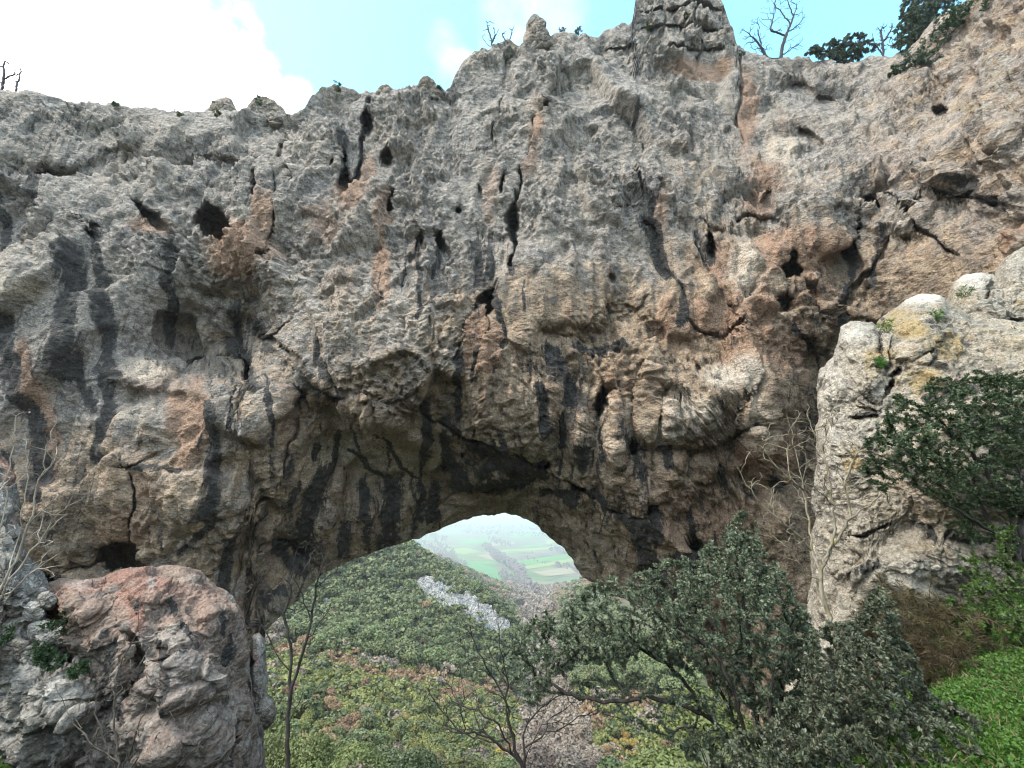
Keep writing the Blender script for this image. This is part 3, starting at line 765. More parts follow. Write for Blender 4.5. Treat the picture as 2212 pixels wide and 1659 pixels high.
# ================================================================== BOULDERS AND OUTCROPS
def outline_rock(name, outline, centre, Y, thick, mat, label, cat, n=300, group=None, paint=None, amp=.10, fs=1.2, seed=1, box=3.2,
                 depth_fn=None, parent=None, back=40):
    """solid rock whose silhouette follows the outline (survey coordinates), thick metres deep"""
    cx, cy = centre
    ang = np.array([math.atan2(y - cy, x - cx) for x, y in outline])
    rad = np.array([math.hypot(x - cx, y - cy) for x, y in outline])
    o = np.argsort(ang)
    ang, rad = ang[o], rad[o]
    ang = np.concatenate([ang - 2 * math.pi, ang, ang + 2 * math.pi])
    rad = np.concatenate([rad, rad, rad])

    def sheet(m):
        s = np.linspace(-1, 1, m)
        X, Yq = np.meshgrid(s, s, indexing='ij')
        r = np.maximum(np.abs(X), np.abs(Yq))
        th = np.arctan2(Yq, X)
        r = 1 - (1 - r) ** 1.25            # a little denser to the rim
        return r, th
    r, th = sheet(n)
    wob = fbm(np.stack([np.cos(th).ravel() * 4, np.sin(th).ravel() * 4, r.ravel() * 0 + seed], -1), 3, seed).reshape(r.shape)
    R = np.interp(th, ang, rad) * (1 + .02 * wob)
    U = cx + np.cos(th) * R * r
    V = cy + np.sin(th) * R * r
    prof = (1 - np.clip(r, 0, 1) ** box) ** (1 / 2.0)
    Df = Y - thick * .55 * prof
    pt = Paint(U.ravel(), V.ravel(), None)
    if depth_fn is not None:
        Df = Df + depth_fn(pt).reshape(r.shape)
    if paint:
        paint(pt)
    Df = Df + pt.d.reshape(r.shape)
    P = at(U, V, Df)
    N = grid_normals(P)
    N *= -np.sign((N * P).sum(-1))[..., None]
    N = soften(N, 3)
    Pf = P.reshape(-1, 3)
    wp = np.stack([fbm(Pf * fs + 7, 2, seed + 1), fbm(Pf * fs + 31, 2, seed + 2), fbm(Pf * fs + 57, 2, seed + 3)], -1)
    Q = (Pf + wp * .4 / fs) * fs
    f1, e1 = facets(Q * np.array([.8, .8, .7]), seed + 5, .9, .5)
    f2, e2 = facets(Q * 2.1 + 3.3, seed + 6, 1., .4, 50)
    f3, e3 = facets(Q * np.array([4.6, 4.6, 6]) + 3.3, seed + 7, 1.1, .35, 70)
    h = (fbm(Q * .5, 3, seed + 8) * .9 + f1 * .95 + f2 * .48 + f3 * .30 + facets(Q * 11 + 8, seed + 27, 1.1, .3, 70)[0] * .12 + fbm(Q * 4, 4, seed + 9, .6) * .2 + fbm(Q * np.array([2, 2, .5]), 3, seed + 19, .6, True) * .25
         - .28 * sstep(.06, 0, e1) - .08 * sstep(.07, 0, e2) - .4 * sstep(.35, .6, fbm(Q * 2 + 9, 2, seed + 33)))
    fade = (1 - np.clip(r, 0, 1) ** 10).ravel() * .75 + .25
    rimv = (np.maximum(np.abs(np.linspace(-1, 1, n))[:, None], np.abs(np.linspace(-1, 1, n))[None]) > .9999).ravel()
    fade = np.where(rimv, .25, fade)
    P = P + N * (h * fade * amp).reshape(r.shape)[..., None]
    m = n
    # back half shares the rim ring: build it on the same lattice, coarser relief
    Db = Y + thick * .75 * prof
    Pb = at(U, V, Db)
    hb = (f1 * .9 + f2 * .4).reshape(r.shape) * amp
    Pb[..., 1] += hb * (1 - np.clip(r, 0, 1) ** 6)
    step_ = max(1, n // back)
    idx = sorted(set(list(range(0, n, step_)) + [n - 1]))
    # use full lattice on the back as well when small
    Pb_rim = (r > .9999)
    Pb[Pb_rim] = P[Pb_rim]
    nf = n * n
    Fa = grid_faces(n, n)
    Fb = grid_faces(n, n)[:, ::-1] + nf
    # weld the rims by index
    A = np.concatenate([P.reshape(-1, 3), Pb.reshape(-1, 3)])
    ring = np.where(Pb_rim.ravel())[0]
    remap = np.arange(2 * nf)
    remap[ring + nf] = ring
    Fb = remap[Fb]
    pc = np.concatenate([pt.c, pt.c])
    pl = np.concatenate([pt.l, pt.l])
    org = at(cx, cy, Y)
    used = np.zeros(2 * nf, bool)
    Fall = np.concatenate([Fa, Fb])
    used[Fall.ravel()] = True
    new = np.cumsum(used) - 1
    ob = make(name, A[used], new[Fall], mat, parent, {'paint': pc[used], 'lichen': pl[used]}, smooth=True, origin=org)
    if parent is None:
        tag(ob, label, cat, group)
    return ob


# ---- the red-topped boulder, lower left
def paint_boulder(p):
    p.c[:, 3] = .35 + .3 * sstep(1500, 1250, p.V)
    for x, y, rx, ry, a in [(270, 1250, 75, 26, 1.), (330, 1262, 40, 40, .9), (290, 1300, 40, 40, .95), (300, 1335, 26, 42, 1.), (180, 1275, 70, 22, .8), (120, 1300, 30, 26, .9), (110, 1330, 40, 30, .8),
                            (200, 1370, 20, 50, .7), (330, 1360, 30, 20, .8), (380, 1270, 40, 20, .6), (440, 1290, 60, 60, .45), (480, 1400, 40, 100, .4), (250, 1440, 30, 60, .6), (300, 1480, 40, 40, .7), (360, 1560, 50, 60, .6), (330, 1620, 40, 60, .7),
                            (450, 1560, 40, 100, .4), (420, 1380, 60, 30, .4), (540, 1440, 14, 100, .4)]:
        p.blob(1, x, y, rx, ry, a * (.78 if y < 1345 else .32))
    for x, y, rx, ry, a in [(330, 1260, 10, 30, .5), (170, 1270, 40, 16, .5), (350, 1375, 60, 30, .4), (300, 1420, 20, 60, .4), (500, 1290, 20, 20, .7), (420, 1250, 30, 14, .4)]:
        p.blob(2, x, y, rx, ry, a)
    for poly, w in [([(300, 1330), (310, 1300)], 8), ([(240, 1370), (230, 1480), (260, 1560)], 14), ([(370, 1300), (400, 1360), (420, 1400)], 8), ([(350, 1390), (380, 1500)], 10), ([(470, 1330), (500, 1430)], 7), ([(510, 1560), (500, 1650)], 9)]:
        p.stroke(0, poly, w, .55)
    for poly, w, d in [([(540, 1330), (532, 1440), (540, 1500), (560, 1560), (556, 1640)], 6, .30), ([(300, 1500), (380, 1520), (440, 1525), (490, 1500)], 5, .25), ([(330, 1430), (400, 1422), (480, 1425)], 4, .16), ([(240, 1330), (290, 1385), (300, 1450), (270, 1520)], 12, .40), ([(420, 1540), (480, 1580), (520, 1600)], 8, .3), ([(290, 1270), (300, 1330), (250, 1290), (200, 1310)], 7, .2)]:
        p.crack(poly, w, d)


def relief_boulder(p):
    d = np.zeros(len(p.U))
    for a in [(170, 1300, 55, 40, .35, 10, 4), (400, 1460, 90, 55, .45, 0, 4), (380, 1370, 50, 40, .25, 0, 4), (470, 1320, 40, 60, .3, 20, 4), (340, 1270, 50, 40, .3, 0, 4), (420, 1600, 70, 70, .35, 0, 4), (290, 1390, 26, 40, .25, 0, 4), (320, 1600, 60, 50, .3, 0, 4)]:
        d += p.bump(*a)
    return d


outline_rock('boulder', [(95, 1272), (128, 1256), (180, 1254), (225, 1247), (250, 1238), (290, 1226), (340, 1226), (392, 1224), (430, 1229), (452, 1252), (470, 1268), (492, 1281), (508, 1300), (526, 1338), (534, 1380), (536, 1440), (545, 1500), (556, 1580), (566, 1700), (560, 1850),
                         (400, 1900), (150, 1850), (100, 1700), (150, 1580), (190, 1480), (140, 1380)],
             (330, 1500), 9.2, 4.2, M_RED, 'large rounded boulder with rusty red earth on top, lower left of the arch', 'boulder', n=430, paint=paint_boulder, depth_fn=relief_boulder, amp=.20, fs=1.1, seed=31)


def paint_slab(p):
    p.c[:, 3] = .1
    p.blob(1, 552, 1420, 10, 40, .4)


outline_rock('rock_slab', [(546, 1372), (560, 1366), (572, 1385), (575, 1440), (573, 1500), (566, 1580), (572, 1700), (540, 1720), (536, 1600), (540, 1450)],
             (555, 1530), 10.4, 1.6, M_GREYROCK, 'narrow upright grey slab leaning on the right edge of the red-topped boulder', 'rock slab', n=150, paint=paint_slab, amp=.06, fs=2.2, seed=44)

# ---- the slope of broken rock behind and left of it
def paint_bank(p):
    p.c[:, 3] = .15
    for x, y, rx, ry, a in [(110, 1330, 60, 30, .7), (200, 1400, 30, 50, .7), (60, 1120, 40, 60, .5), (20, 1000, 30, 60, .6), (240, 1500, 30, 60, .4)]:
        p.blob(1, x, y, rx, ry, a)
    for x, y, rx, ry, a in [(60, 1340, 40, 40, .6), (30, 1440, 60, 40, .5), (120, 1500, 60, 30, .4)]:
        p.blob(2, x, y, rx, ry, a)


def relief_bank(p):
    d = np.zeros(len(p.U))
    for a in [(130, 1510, 100, 60, .5, 0, 4), (50, 1280, 60, 50, .4, 0, 4), (160, 1600, 90, 60, .3, 0, 4), (-40, 1400, 60, 60, .4, 0, 4)]:
        d += p.bump(*a)
    return d


outline_rock('rock_outcrop', [(-350, 800), (-120, 860), (-40, 930), (0, 980), (26, 1010), (38, 1080), (36, 1150), (58, 1210), (92, 1250), (110, 1290), (150, 1330), (215, 1390), (260, 1470), (275, 1560), (300, 1700), (330, 1900), (0, 2000), (-400, 1900), (-450, 1300)],
             (-20, 1480), 9.0, 3.2, M_GREYROCK, 'broken grey rock bank at the left edge below pale bare twigs', 'rock outcrop', n=360, paint=paint_bank, depth_fn=relief_bank, amp=.24, fs=1.5, seed=57)

RUB = [([(62, 1352), (88, 1336), (116, 1342), (132, 1362), (128, 1384), (96, 1392), (66, 1384)], 'pale angular grey block lying beside the fern'),
       ([(112, 1370), (132, 1352), (158, 1356), (166, 1374), (150, 1392), (118, 1390)], 'small grey block touching the pale angular block'),
       ([(8, 1384), (40, 1372), (62, 1388), (64, 1420), (36, 1440), (6, 1430)], 'squat grey stone low on the rubble heap by the left edge'),
       ([(38, 1418), (60, 1392), (84, 1400), (90, 1428), (70, 1446), (42, 1442)], 'narrow split stone wedged beside the squat grey stone'),
       ([(150, 1366), (180, 1356), (190, 1380), (170, 1404), (146, 1394)], 'rough cube-shaped stone against the red soil of the boulder'),
       ([(2, 1296), (32, 1276), (60, 1290), (62, 1322), (30, 1336), (0, 1330)], 'broad cracked grey stone under the rock bank shoulder'),
       ([(50, 1318), (74, 1300), (96, 1312), (98, 1336), (70, 1344)], 'rounded pale stone above the pale angular block'),
       ([(80, 1290), (100, 1278), (122, 1290), (118, 1312), (92, 1314)], 'flat stone on red soil at the top of the rubble'),
       ([(68, 1392), (92, 1386), (104, 1402), (92, 1420), (70, 1416)], 'little chipped stone in the middle of the rubble'),
       ([(160, 1420), (190, 1410), (208, 1432), (196, 1452), (166, 1448)], 'grey stone half hidden behind the lower fern')]
for i, (ol, lb) in enumerate(RUB):
    c = (sum(p[0] for p in ol) / len(ol), sum(p[1] for p in ol) / len(ol))

    def pr(p, i=i):
        p.c[:, 2] = .5 if i in (0, 6) else .1
    outline_rock('stone', ol, c, 7.55, .42, M_GREYROCK, lb, 'stone', n=70, group='loose stones on the left bank', amp=.035, fs=4.5, seed=70 + i, box=5, paint=pr)


# ---- the pale outcrop on the right
def paint_pale(p):
    p.c[:, 3] = .15 + .25 * sstep(1800, 2000, p.U)
    for x, y, rx, ry, a in [(1900, 760, 50, 30, .8), (1880, 800, 40, 40, .6), (1960, 700, 60, 60, .75), (2040, 760, 50, 50, .8), (1840, 1000, 30, 40, .7), (1830, 970, 40, 20, .6), (1800, 1130, 30, 60, .4), (2060, 640, 60, 20, .5), (1930, 690, 40, 40, .8), (1850, 850, 20, 30, .4), (1990, 830, 60, 40, .7)]:
        p.blob('l', x, y, rx, ry, a)
    for x, y, rx, ry, a in [(1990, 640, 50, 24, .9), (1800, 880, 30, 120, .5), (1840, 720, 40, 20, .6), (2000, 1240, 120, 40, .6)]:
        p.blob(2, x, y, rx, ry, a)
    for poly, w in [([(2010, 700), (2030, 740), (2000, 790)], 6), ([(1910, 690), (1905, 740), (1900, 790)], 4), ([(1930, 810), (1960, 790)], 8), ([(1850, 900), (1900, 890)], 6), ([(2000, 860), (2100, 850)], 12), ([(1940, 1000), (1990, 1040)], 10), ([(1860, 1230), (1900, 1210)], 8), ([(2050, 1150), (2120, 1170)], 8), ([(1980, 1130), (2020, 1150)], 8)]:
        p.stroke(0, poly, w, .6)
    for poly, w, d in [([(1900, 690), (1898, 780), (1915, 800)], 4, .22), ([(2045, 700), (2010, 760), (1960, 790), (1935, 810), (1905, 870)], 6, .4), ([(1790, 880), (1840, 905), (1900, 900)], 5, .2), ([(1930, 720), (1920, 760), (1925, 800)], 3, .15), ([(1790, 1150), (1860, 1160), (1930, 1130)], 5, .25), ([(2050, 850), (2120, 900), (2212, 880)], 8, .4), ([(1800, 985), (1850, 990)], 4, .2)]:
        p.crack(poly, w, d)


def relief_pale(p):
    d = np.zeros(len(p.U))
    for a in [(1850, 780, 60, 90, .5, 0, 4), (1960, 720, 60, 70, .4, 20, 4), (1820, 1000, 50, 90, .3, 0, 4), (1830, 1180, 60, 80, .3, 0, 4), (2060, 1000, 90, 120, .5, 0, 4), (2000, 1220, 90, 60, .5, 0, 4)]:
        d += p.bump(*a)
    d += (p.U - 1760) * -.0035
    return d


outline_rock('rock_outcrop', [(1776, 800), (1800, 770), (1808, 740), (1815, 705), (1838, 694), (1880, 699), (1893, 716), (1905, 690), (1930, 668), (1955, 650), (1990, 634), (2030, 636), (2060, 660), (2100, 690), (2200, 700), (2420, 760), (2520, 1000), (2480, 1300), (2300, 1420), (2050, 1400), (1860, 1420), (1750, 1560), (1690, 1600), (1700, 1500), (1745, 1380), (1757, 1250), (1762, 1120), (1768, 1000), (1772, 900)],
             (1980, 1040), 12.6, 5.0, M_PALE, 'tall pale cream limestone outcrop with ochre lichen standing before the arch', 'rock outcrop', n=460, paint=paint_pale, depth_fn=relief_pale, amp=.21, fs=1.15, seed=91)


def paint_up(p):
    p.c[:, 3] = .2
    p.blob('l', 2080, 640, 60, 30, .6)
    p.blob('l', 2160, 760, 80, 60, .55)
    p.blob('l', 2200, 660, 30, 20, .6)
    p.blob(2, 2100, 600, 40, 30, .7)
    p.crack([(2150, 590), (2130, 650), (2160, 700), (2140, 800)], 6, .4)
    p.crack([(2050, 680), (2120, 700), (2212, 690)], 5, .3)


outline_rock('rock_outcrop', [(2048, 640), (2058, 610), (2085, 594), (2120, 590), (2150, 596), (2170, 560), (2190, 545), (2230, 530), (2400, 500), (2560, 700), (2500, 1000), (2250, 980), (2100, 900), (2060, 780)],
             (2220, 750), 13.6, 4.0, M_PALE, 'blocky pale rock above and behind the lichen-covered outcrop at the right edge', 'rock outcrop', n=260, paint=paint_up, amp=.2, fs=1.1, seed=103)

# ---- knobs perched on the crest of the arch
def knob(ol, Y, label, seed, thick=2.2, mat=None, amp=.28, n=110, nm='boulder'):
    c = (sum(p[0] for p in ol) / len(ol), sum(p[1] for p in ol) / len(ol))

    def pk(p):
        p.c[:, 3] = .35
        p.l[:] = .28
    outline_rock(nm, ol, c, Y, thick, mat or M_CLIFF, label, nm.replace('_', ' '), n=n, group=None, amp=amp * 1.5, fs=.65, seed=seed, box=4, paint=pk)


knob([(440, 242), (452, 232), (462, 218), (480, 212), (498, 214), (506, 228), (512, 242), (505, 266), (445, 266)], 43.6, 'lumpy boulder on the low left crest against white cloud', 121)
knob([(532, 240), (542, 222), (560, 213), (580, 214), (598, 226), (612, 236), (622, 262), (560, 270), (528, 264)], 43.8, 'boulder with green tuft just left of the crest step', 122)
knob([(1132, 100), (1137, 66), (1144, 40), (1152, 30), (1166, 36), (1180, 48), (1178, 60), (1186, 74), (1192, 96), (1170, 112), (1140, 112)], 45.2, 'slim rock needle standing up from the crest', 123, 2.4, nm='rock_needle')
knob([(900, 200), (905, 184), (914, 168), (930, 170), (942, 184), (958, 194), (956, 210), (920, 214)], 43.4, 'small pointed boulder on the crest between the two steps', 125, 2.)
knob([(816, 204), (822, 192), (840, 188), (852, 196), (848, 210), (828, 214)], 43., 'little knob of rock on the crest left of the pointed boulder', 126, 1.4, n=70)
print('rocks', time.time() - T0)
# ================================================================== LAND
H_PLAIN = 250.0
LAND = [
    # far slopes seen through the arch: survey u, v, horizontal distance
    (600, 1640, 100), (800, 1640, 105), (1000, 1640, 115), (1200, 1640, 140), (1400, 1640, 150),
    (600, 1500, 140), (800, 1520, 150), (1000, 1510, 170), (1150, 1560, 200),
    (600, 1400, 200), (800, 1425, 200), (1000, 1470, 210), (1100, 1500, 230),
    (600, 1350, 235), (800, 1360, 240), (1000, 1410, 245), (1090, 1450, 255),
    (600, 1270, 300), (760, 1240, 340), (880, 1265, 330), (1000, 1325, 300), (1100, 1405, 285),
    (600, 1130, 430), (780, 1163, 430), (880, 1190, 430), (960, 1235, 390), (1040, 1285, 350), (1110, 1345, 320), (1150, 1400, 300),
    (600, 1190, 560), (780, 1225, 540), (900, 1262, 520), (1000, 1315, 470), (1100, 1400, 420), (1150, 1425, 400),
    (1150, 1540, 260), (1160, 1450, 330), (1165, 1385, 480), (1165, 1335, 750), (1150, 1295, 1100), (1140, 1262, 1600),
    (600, 1120, 900), (800, 1165, 900), (950, 1222, 880), (1040, 1262, 850), (1110, 1305, 800), (800, 1190, 1250), (950, 1225, 1300), (1050, 1255, 1350),
    (1290, 1500, 180), (1290, 1420, 260), (1300, 1350, 360), (1250, 1345, 420), (1290, 1290, 560), (1230, 1300, 700), (1195, 1332, 700),
    (1400, 1280, 450), (1400, 1200, 700), (1300, 1240, 850), (1240, 1280, 950), (1300, 1245, 1300), (1220, 1268, 1400),
    (300, 1640, 120), (300, 1300, 250), (300, 1100, 430), (1700, 1640, 140), (1700, 1300, 300), (1700, 1150, 600), (300, 1150, 1000), (1700, 1200, 1200),
    # our own slope falling into the gully
    (850, 1720, 22), (850, 1720, 45), (850, 1700, 75), (500, 1740, 30), (500, 1700, 60), (1200, 1740, 22), (1200, 1720, 50), (1200, 1690, 90), (300, 1690, 40), (1500, 1730, 45), (1700, 1690, 45),
]


def _landfit():
    c = np.array(LAND, float)
    d = ray(c[:, 0], c[:, 1])
    hor = np.hypot(d[:, 0], d[:, 1])
    az = np.arctan2(d[:, 0], d[:, 1])
    el = d[:, 2] / hor
    return np.stack([az * 2.2, np.log(c[:, 2])], -1), el


LP, LE = _landfit()
_ga = np.linspace(-.75, .75, 80)
_gr = np.linspace(math.log(18), math.log(2000), 120)
_A, _R = np.meshgrid(_ga, _gr, indexing='ij')
_LZ = tps(LP, LE, np.stack([_A.ravel() * 2.2, _R.ravel()], -1), 2e-3).reshape(80, 120)


def near_ground(x, y):
    """the bank the photographer stands on"""
    ye = 1.4 + .78 * np.maximum(x - .3, 0) + .78 * np.maximum(-x - 2.4, 0)
    z = -1.68 + .035 * np.maximum(x - 5, 0) ** 1.5 + .02 * np.maximum(-x - 6, 0) ** 1.4 + 0 * y
    t = np.maximum(0, y - ye)
    z = z - .10 * np.maximum(0, -x - 1)
    return z - .80 * t * t / (t + 1.0)


def ground(x, y):
    x = np.atleast_1d(np.asarray(x, float))
    y = np.atleast_1d(np.asarray(y, float))
    r = np.hypot(x, y) + 1e-6
    az = np.arctan2(x, y)
    a = np.clip(az, -.74, .74)
    lr = np.clip(np.log(r), _gr[0], _gr[-1] - 1e-6)
    fa = np.clip((a - _ga[0]) / (_ga[1] - _ga[0]), 0, 78.999)
    fr = np.clip((lr - _gr[0]) / (_gr[1] - _gr[0]), 0, 118.999)
    ia, ir = fa.astype(int), fr.astype(int)
    p, q = fa - ia, fr - ir
    E = _LZ[ia, ir] * (1 - p) * (1 - q) + _LZ[ia + 1, ir] * p * (1 - q) + _LZ[ia, ir + 1] * (1 - p) * q + _LZ[ia + 1, ir + 1] * p * q
    zm = E * r
    P3 = np.stack([x / 60, y / 60, 0 * x], -1)
    rough = fbm(P3, 4, 200) * sstep(40, 140, r)
    zm = zm + rough * 7 * sstep(1600, 900, r) * np.clip(r / 500, .25, 1)
    # plain and the low hills beyond it
    zp = -H_PLAIN + 0 * r
    hill = fbm(np.stack([x / 2600, y / 1500, 0 * x + 3], -1), 4, 210)
    zp = zp + sstep(3800, 9000, r) * (95 + 90 * hill) + sstep(9000, 16000, r) * (95 + 120 * fbm(np.stack([x / 5000, y / 3000, 0 * x], -1), 3, 222))
    w = sstep(1350, 1900, r)
    z = zm * (1 - w) + zp * w
    wn = sstep(14, 24, r)
    zn = near_ground(x, y)
    zn = zn + .10 * fbm(np.stack([x * .9, y * .9, 0 * x], -1), 4, 230)
    # behind the camera the hillside simply carries on uphill
    back = sstep(-2, -30, y)
    zback = -1.7 + .25 * np.maximum(0, -y - 2)
    z = zn * (1 - wn) + z * wn
    return z * (1 - back) + np.minimum(zback, 60) * back


def pick(u, v, r0=2.5, r1=12000):
    """first hit of a sight line with the land"""
    d = ray(u, v)
    hor = math.hypot(d[0], d[1])
    rr = np.exp(np.linspace(math.log(r0), math.log(r1), 1500))
    x, y, z = d[0] / hor * rr, d[1] / hor * rr, d[2] / hor * rr
    g = ground(x, y)
    k = np.argmax(z < g)
    return np.array([x[k], y[k], g[k]])


# sheet of land, polar, fine in front
fine = np.radians(np.linspace(-62, 62, 420))
rest = np.radians(np.linspace(62, 298, 60))[1:-1]
azs = np.concatenate([fine, rest])
rs = np.concatenate([[.05], np.exp(np.linspace(math.log(.6), math.log(40000), 330))])
AZ, RR = np.meshgrid(azs, rs, indexing='ij')
X, Y_ = RR * np.sin(AZ), RR * np.cos(AZ)
Z = ground(X.ravel(), Y_.ravel()).reshape(X.shape)
na, nr_ = X.shape
idx = np.arange(na * nr_).reshape(na, nr_)
nxt = np.roll(idx, -1, 0)
FL = np.stack([idx[:, :-1], idx[:, 1:], nxt[:, 1:], nxt[:, :-1]], -1).reshape(-1, 4)

m, g, b = material('land')
co = g.coord('Object')
geo = g.new('ShaderNodeNewGeometry')
sepn = g.new('ShaderNodeSeparateXYZ')
g.l.new(geo.outputs['Normal'], sepn.inputs[0])
ln = g.new('ShaderNodeVectorMath', operation='LENGTH')
g.l.new(co, ln.inputs[0])
dist = ln.outputs['Value']
n_a = g.noise(co, .02, 6, .6)
n_b = g.noise(co, .35, 6, .6)
n_c = g.noise(co, 5., 6, .65)
scrub = g.mix(g.step(n_a, .35, .65), (.03, .045, .018), (.075, .065, .04))
scrub = g.mix(g.step(n_b, .45, .7), scrub, (.10, .08, .05))
near = g.mix(g.step(n_c, .4, .65), (.030, .022, .014), (.085, .062, .038))
near = g.mix(g.step(n_b, .45, .6), near, (.03, .05, .014))
col = g.mix(g.step(dist, 14, 40), near, scrub)
# strip fields of the plain
fv = g.coord('Object', (.0035, .011, 0.))
cell = g.new('ShaderNodeTexVoronoi', feature='F1', distance='CHEBYCHEV')
g.l.new(fv, cell.inputs['Vector'])
cell.inputs['Scale'].default_value = 1.0
cell.inputs['Randomness'].default_value = .8
sepc = g.new('ShaderNodeSeparateColor')
g.l.new(cell.outputs['Color'], sepc.inputs[0])
ramp = g.new('ShaderNodeValToRGB')
ramp.color_ramp.interpolation = 'CONSTANT'
els = ramp.color_ramp.elements
els[0].position, els[0].color = 0, (.075, .21, .055, 1)
els[1].position, els[1].color = .2, (.20, .17, .12, 1)
for p_, c_ in [(.36, (.15, .22, .07, 1)), (.5, (.26, .25, .12, 1)), (.6, (.11, .26, .08, 1)), (.72, (.15, .13, .11, 1)), (.82, (.22, .27, .11, 1)), (.92, (.12, .11, .09, 1))]:
    e = els.new(p_)
    e.color = c_
g.l.new(sepc.outputs[0], ramp.inputs[0])
fld = g.mix(.5, g.mix(1., ramp.outputs[0], (.55, .55, .6), 'MULTIPLY'), g.mix(g.noise(co, .012, 5), (.05, .07, .032), (.15, .13, .095)))
fe = g.new('ShaderNodeTexVoronoi', feature='DISTANCE_TO_EDGE')
g.l.new(fv, fe.inputs['Vector'])
fe.inputs['Scale'].default_value = 1.0
fe.inputs['Randomness'].default_value = .8
fld = g.mix(g.step(fe.outputs['Distance'], .05, .02), fld, (.07, .065, .055))
far = g.mix(g.step(g.noise(g.coord('Object', (.0006, .0016, 0)), 1., 5), .45, .6), fld, (.06, .075, .06))
fld = g.mix(g.step(dist, 4200, 6500), fld, far)
col = g.mix(g.step(dist, 1250, 1500), col, fld)
g.l.new(col, b.inputs['Base Color'])
b.inputs['Roughness'].default_value = .95
b.inputs['Specular IOR Level'].default_value = .1
bp = g.new('ShaderNodeBump')
bp.inputs['Distance'].default_value = .05
g.l.new(n_c, bp.inputs['Height'])
g.l.new(bp.outputs[0], b.inputs['Normal'])
M_LAND = m
o = make('ground', np.stack([X, Y_, Z], -1).reshape(-1, 3), FL, M_LAND)
tag(o, kind='structure')


# flat fields of the plain, each its own sheet
def flat_mat(name, c0, c1, sc_=.02):
    m, g, b = material(name)
    n = g.noise(g.coord('Object', (1, 3, 1)), sc_, 6, .6)
    g.l.new(g.mix(g.step(n, .35, .65), c0, c1), b.inputs['Base Color'])
    b.inputs['Roughness'].default_value = .95
    b.inputs['Specular IOR Level'].default_value = .1
    return m


FM = {'green': flat_mat('winter wheat', (.045, .125, .035), (.075, .165, .050)), 'lime': flat_mat('meadow', (.105, .155, .05), (.15, .175, .07)),
      'brown': flat_mat('ploughed soil', (.075, .064, .056), (.115, .096, .082)), 'tan': flat_mat('stubble', (.14, .125, .08), (.185, .16, .105)), 'teal': flat_mat('young crop', (.045, .115, .045), (.07, .15, .06))}
FIELDS = [('teal', [(996, 1224), (1030, 1218), (1070, 1226), (1088, 1246), (1082, 1254), (1040, 1246)]), ('green', [(1000, 1214), (1050, 1212), (1072, 1220), (1020, 1220)]),
          ('green', [(1112, 1214), (1190, 1202), (1226, 1198), (1232, 1204), (1180, 1214), (1128, 1222)]), ('lime', [(1130, 1224), (1190, 1215), (1240, 1206), (1244, 1212), (1190, 1222), (1140, 1230)]),
          ('brown', [(1100, 1206), (1180, 1194), (1214, 1191), (1222, 1196), (1180, 1201), (1112, 1211)]), ('lime', [(1080, 1188), (1160, 1184), (1196, 1180), (1200, 1186), (1150, 1190), (1082, 1193)]),
          ('green', [(1130, 1178), (1172, 1176), (1172, 1180), (1132, 1182)]), ('lime', [(960, 1186), (1010, 1184), (1040, 1192), (1000, 1198)]), ('green', [(985, 1172), (1044, 1164), (1060, 1170), (1000, 1178)]),
          ('tan', [(1030, 1200), (1060, 1196), (1092, 1206), (1100, 1216), (1062, 1210)]), ('green', [(1098, 1158), (1150, 1152), (1172, 1156), (1120, 1164)]), ('tan', [(1150, 1236), (1230, 1226), (1250, 1228), (1250, 1238), (1180, 1246)]),
          ('lime', [(1180, 1168), (1214, 1164), (1216, 1172), (1180, 1175)]), ('tan', [(1060, 1174), (1110, 1170), (1112, 1175), (1064, 1180)])]
for mt, poly in FIELDS:
    pts = np.array([pick(u, v, 1300) for u, v in poly])
    pts[:, 2] += 1.2
    o = make('field', pts, np.arange(len(pts))[None], FM[mt])
    tag(o, kind='structure')

# the river glimpsed in the valley floor
m, g, b = material('river water')
b.inputs['Base Color'].default_value = (.30, .42, .48, 1)
b.inputs['Roughness'].default_value = .12
g.l.new(g.mix(g.step(g.noise(g.coord('Object'), .1, 4), .5, .62), (.26, .38, .45), (.6, .66, .68)), b.inputs['Base Color'])
L_ = [(1170, 1325, 6), (1174, 1345, 7), (1170, 1365, 7), (1166, 1385, 8), (1172, 1410, 9)]
le, ri = [], []
for u, v, w in L_:
    le.append(pick(u - w, v, 100))
    ri.append(pick(u + w, v, 100))
pts = np.array(le + ri[::-1])
pts[:, 2] += 2.
tag(make('river', pts, [np.array([[i, i + 1, 2 * len(L_) - 2 - i, 2 * len(L_) - 1 - i] for i in range(len(L_) - 1)])], m), kind='structure')
print('land', time.time() - T0)


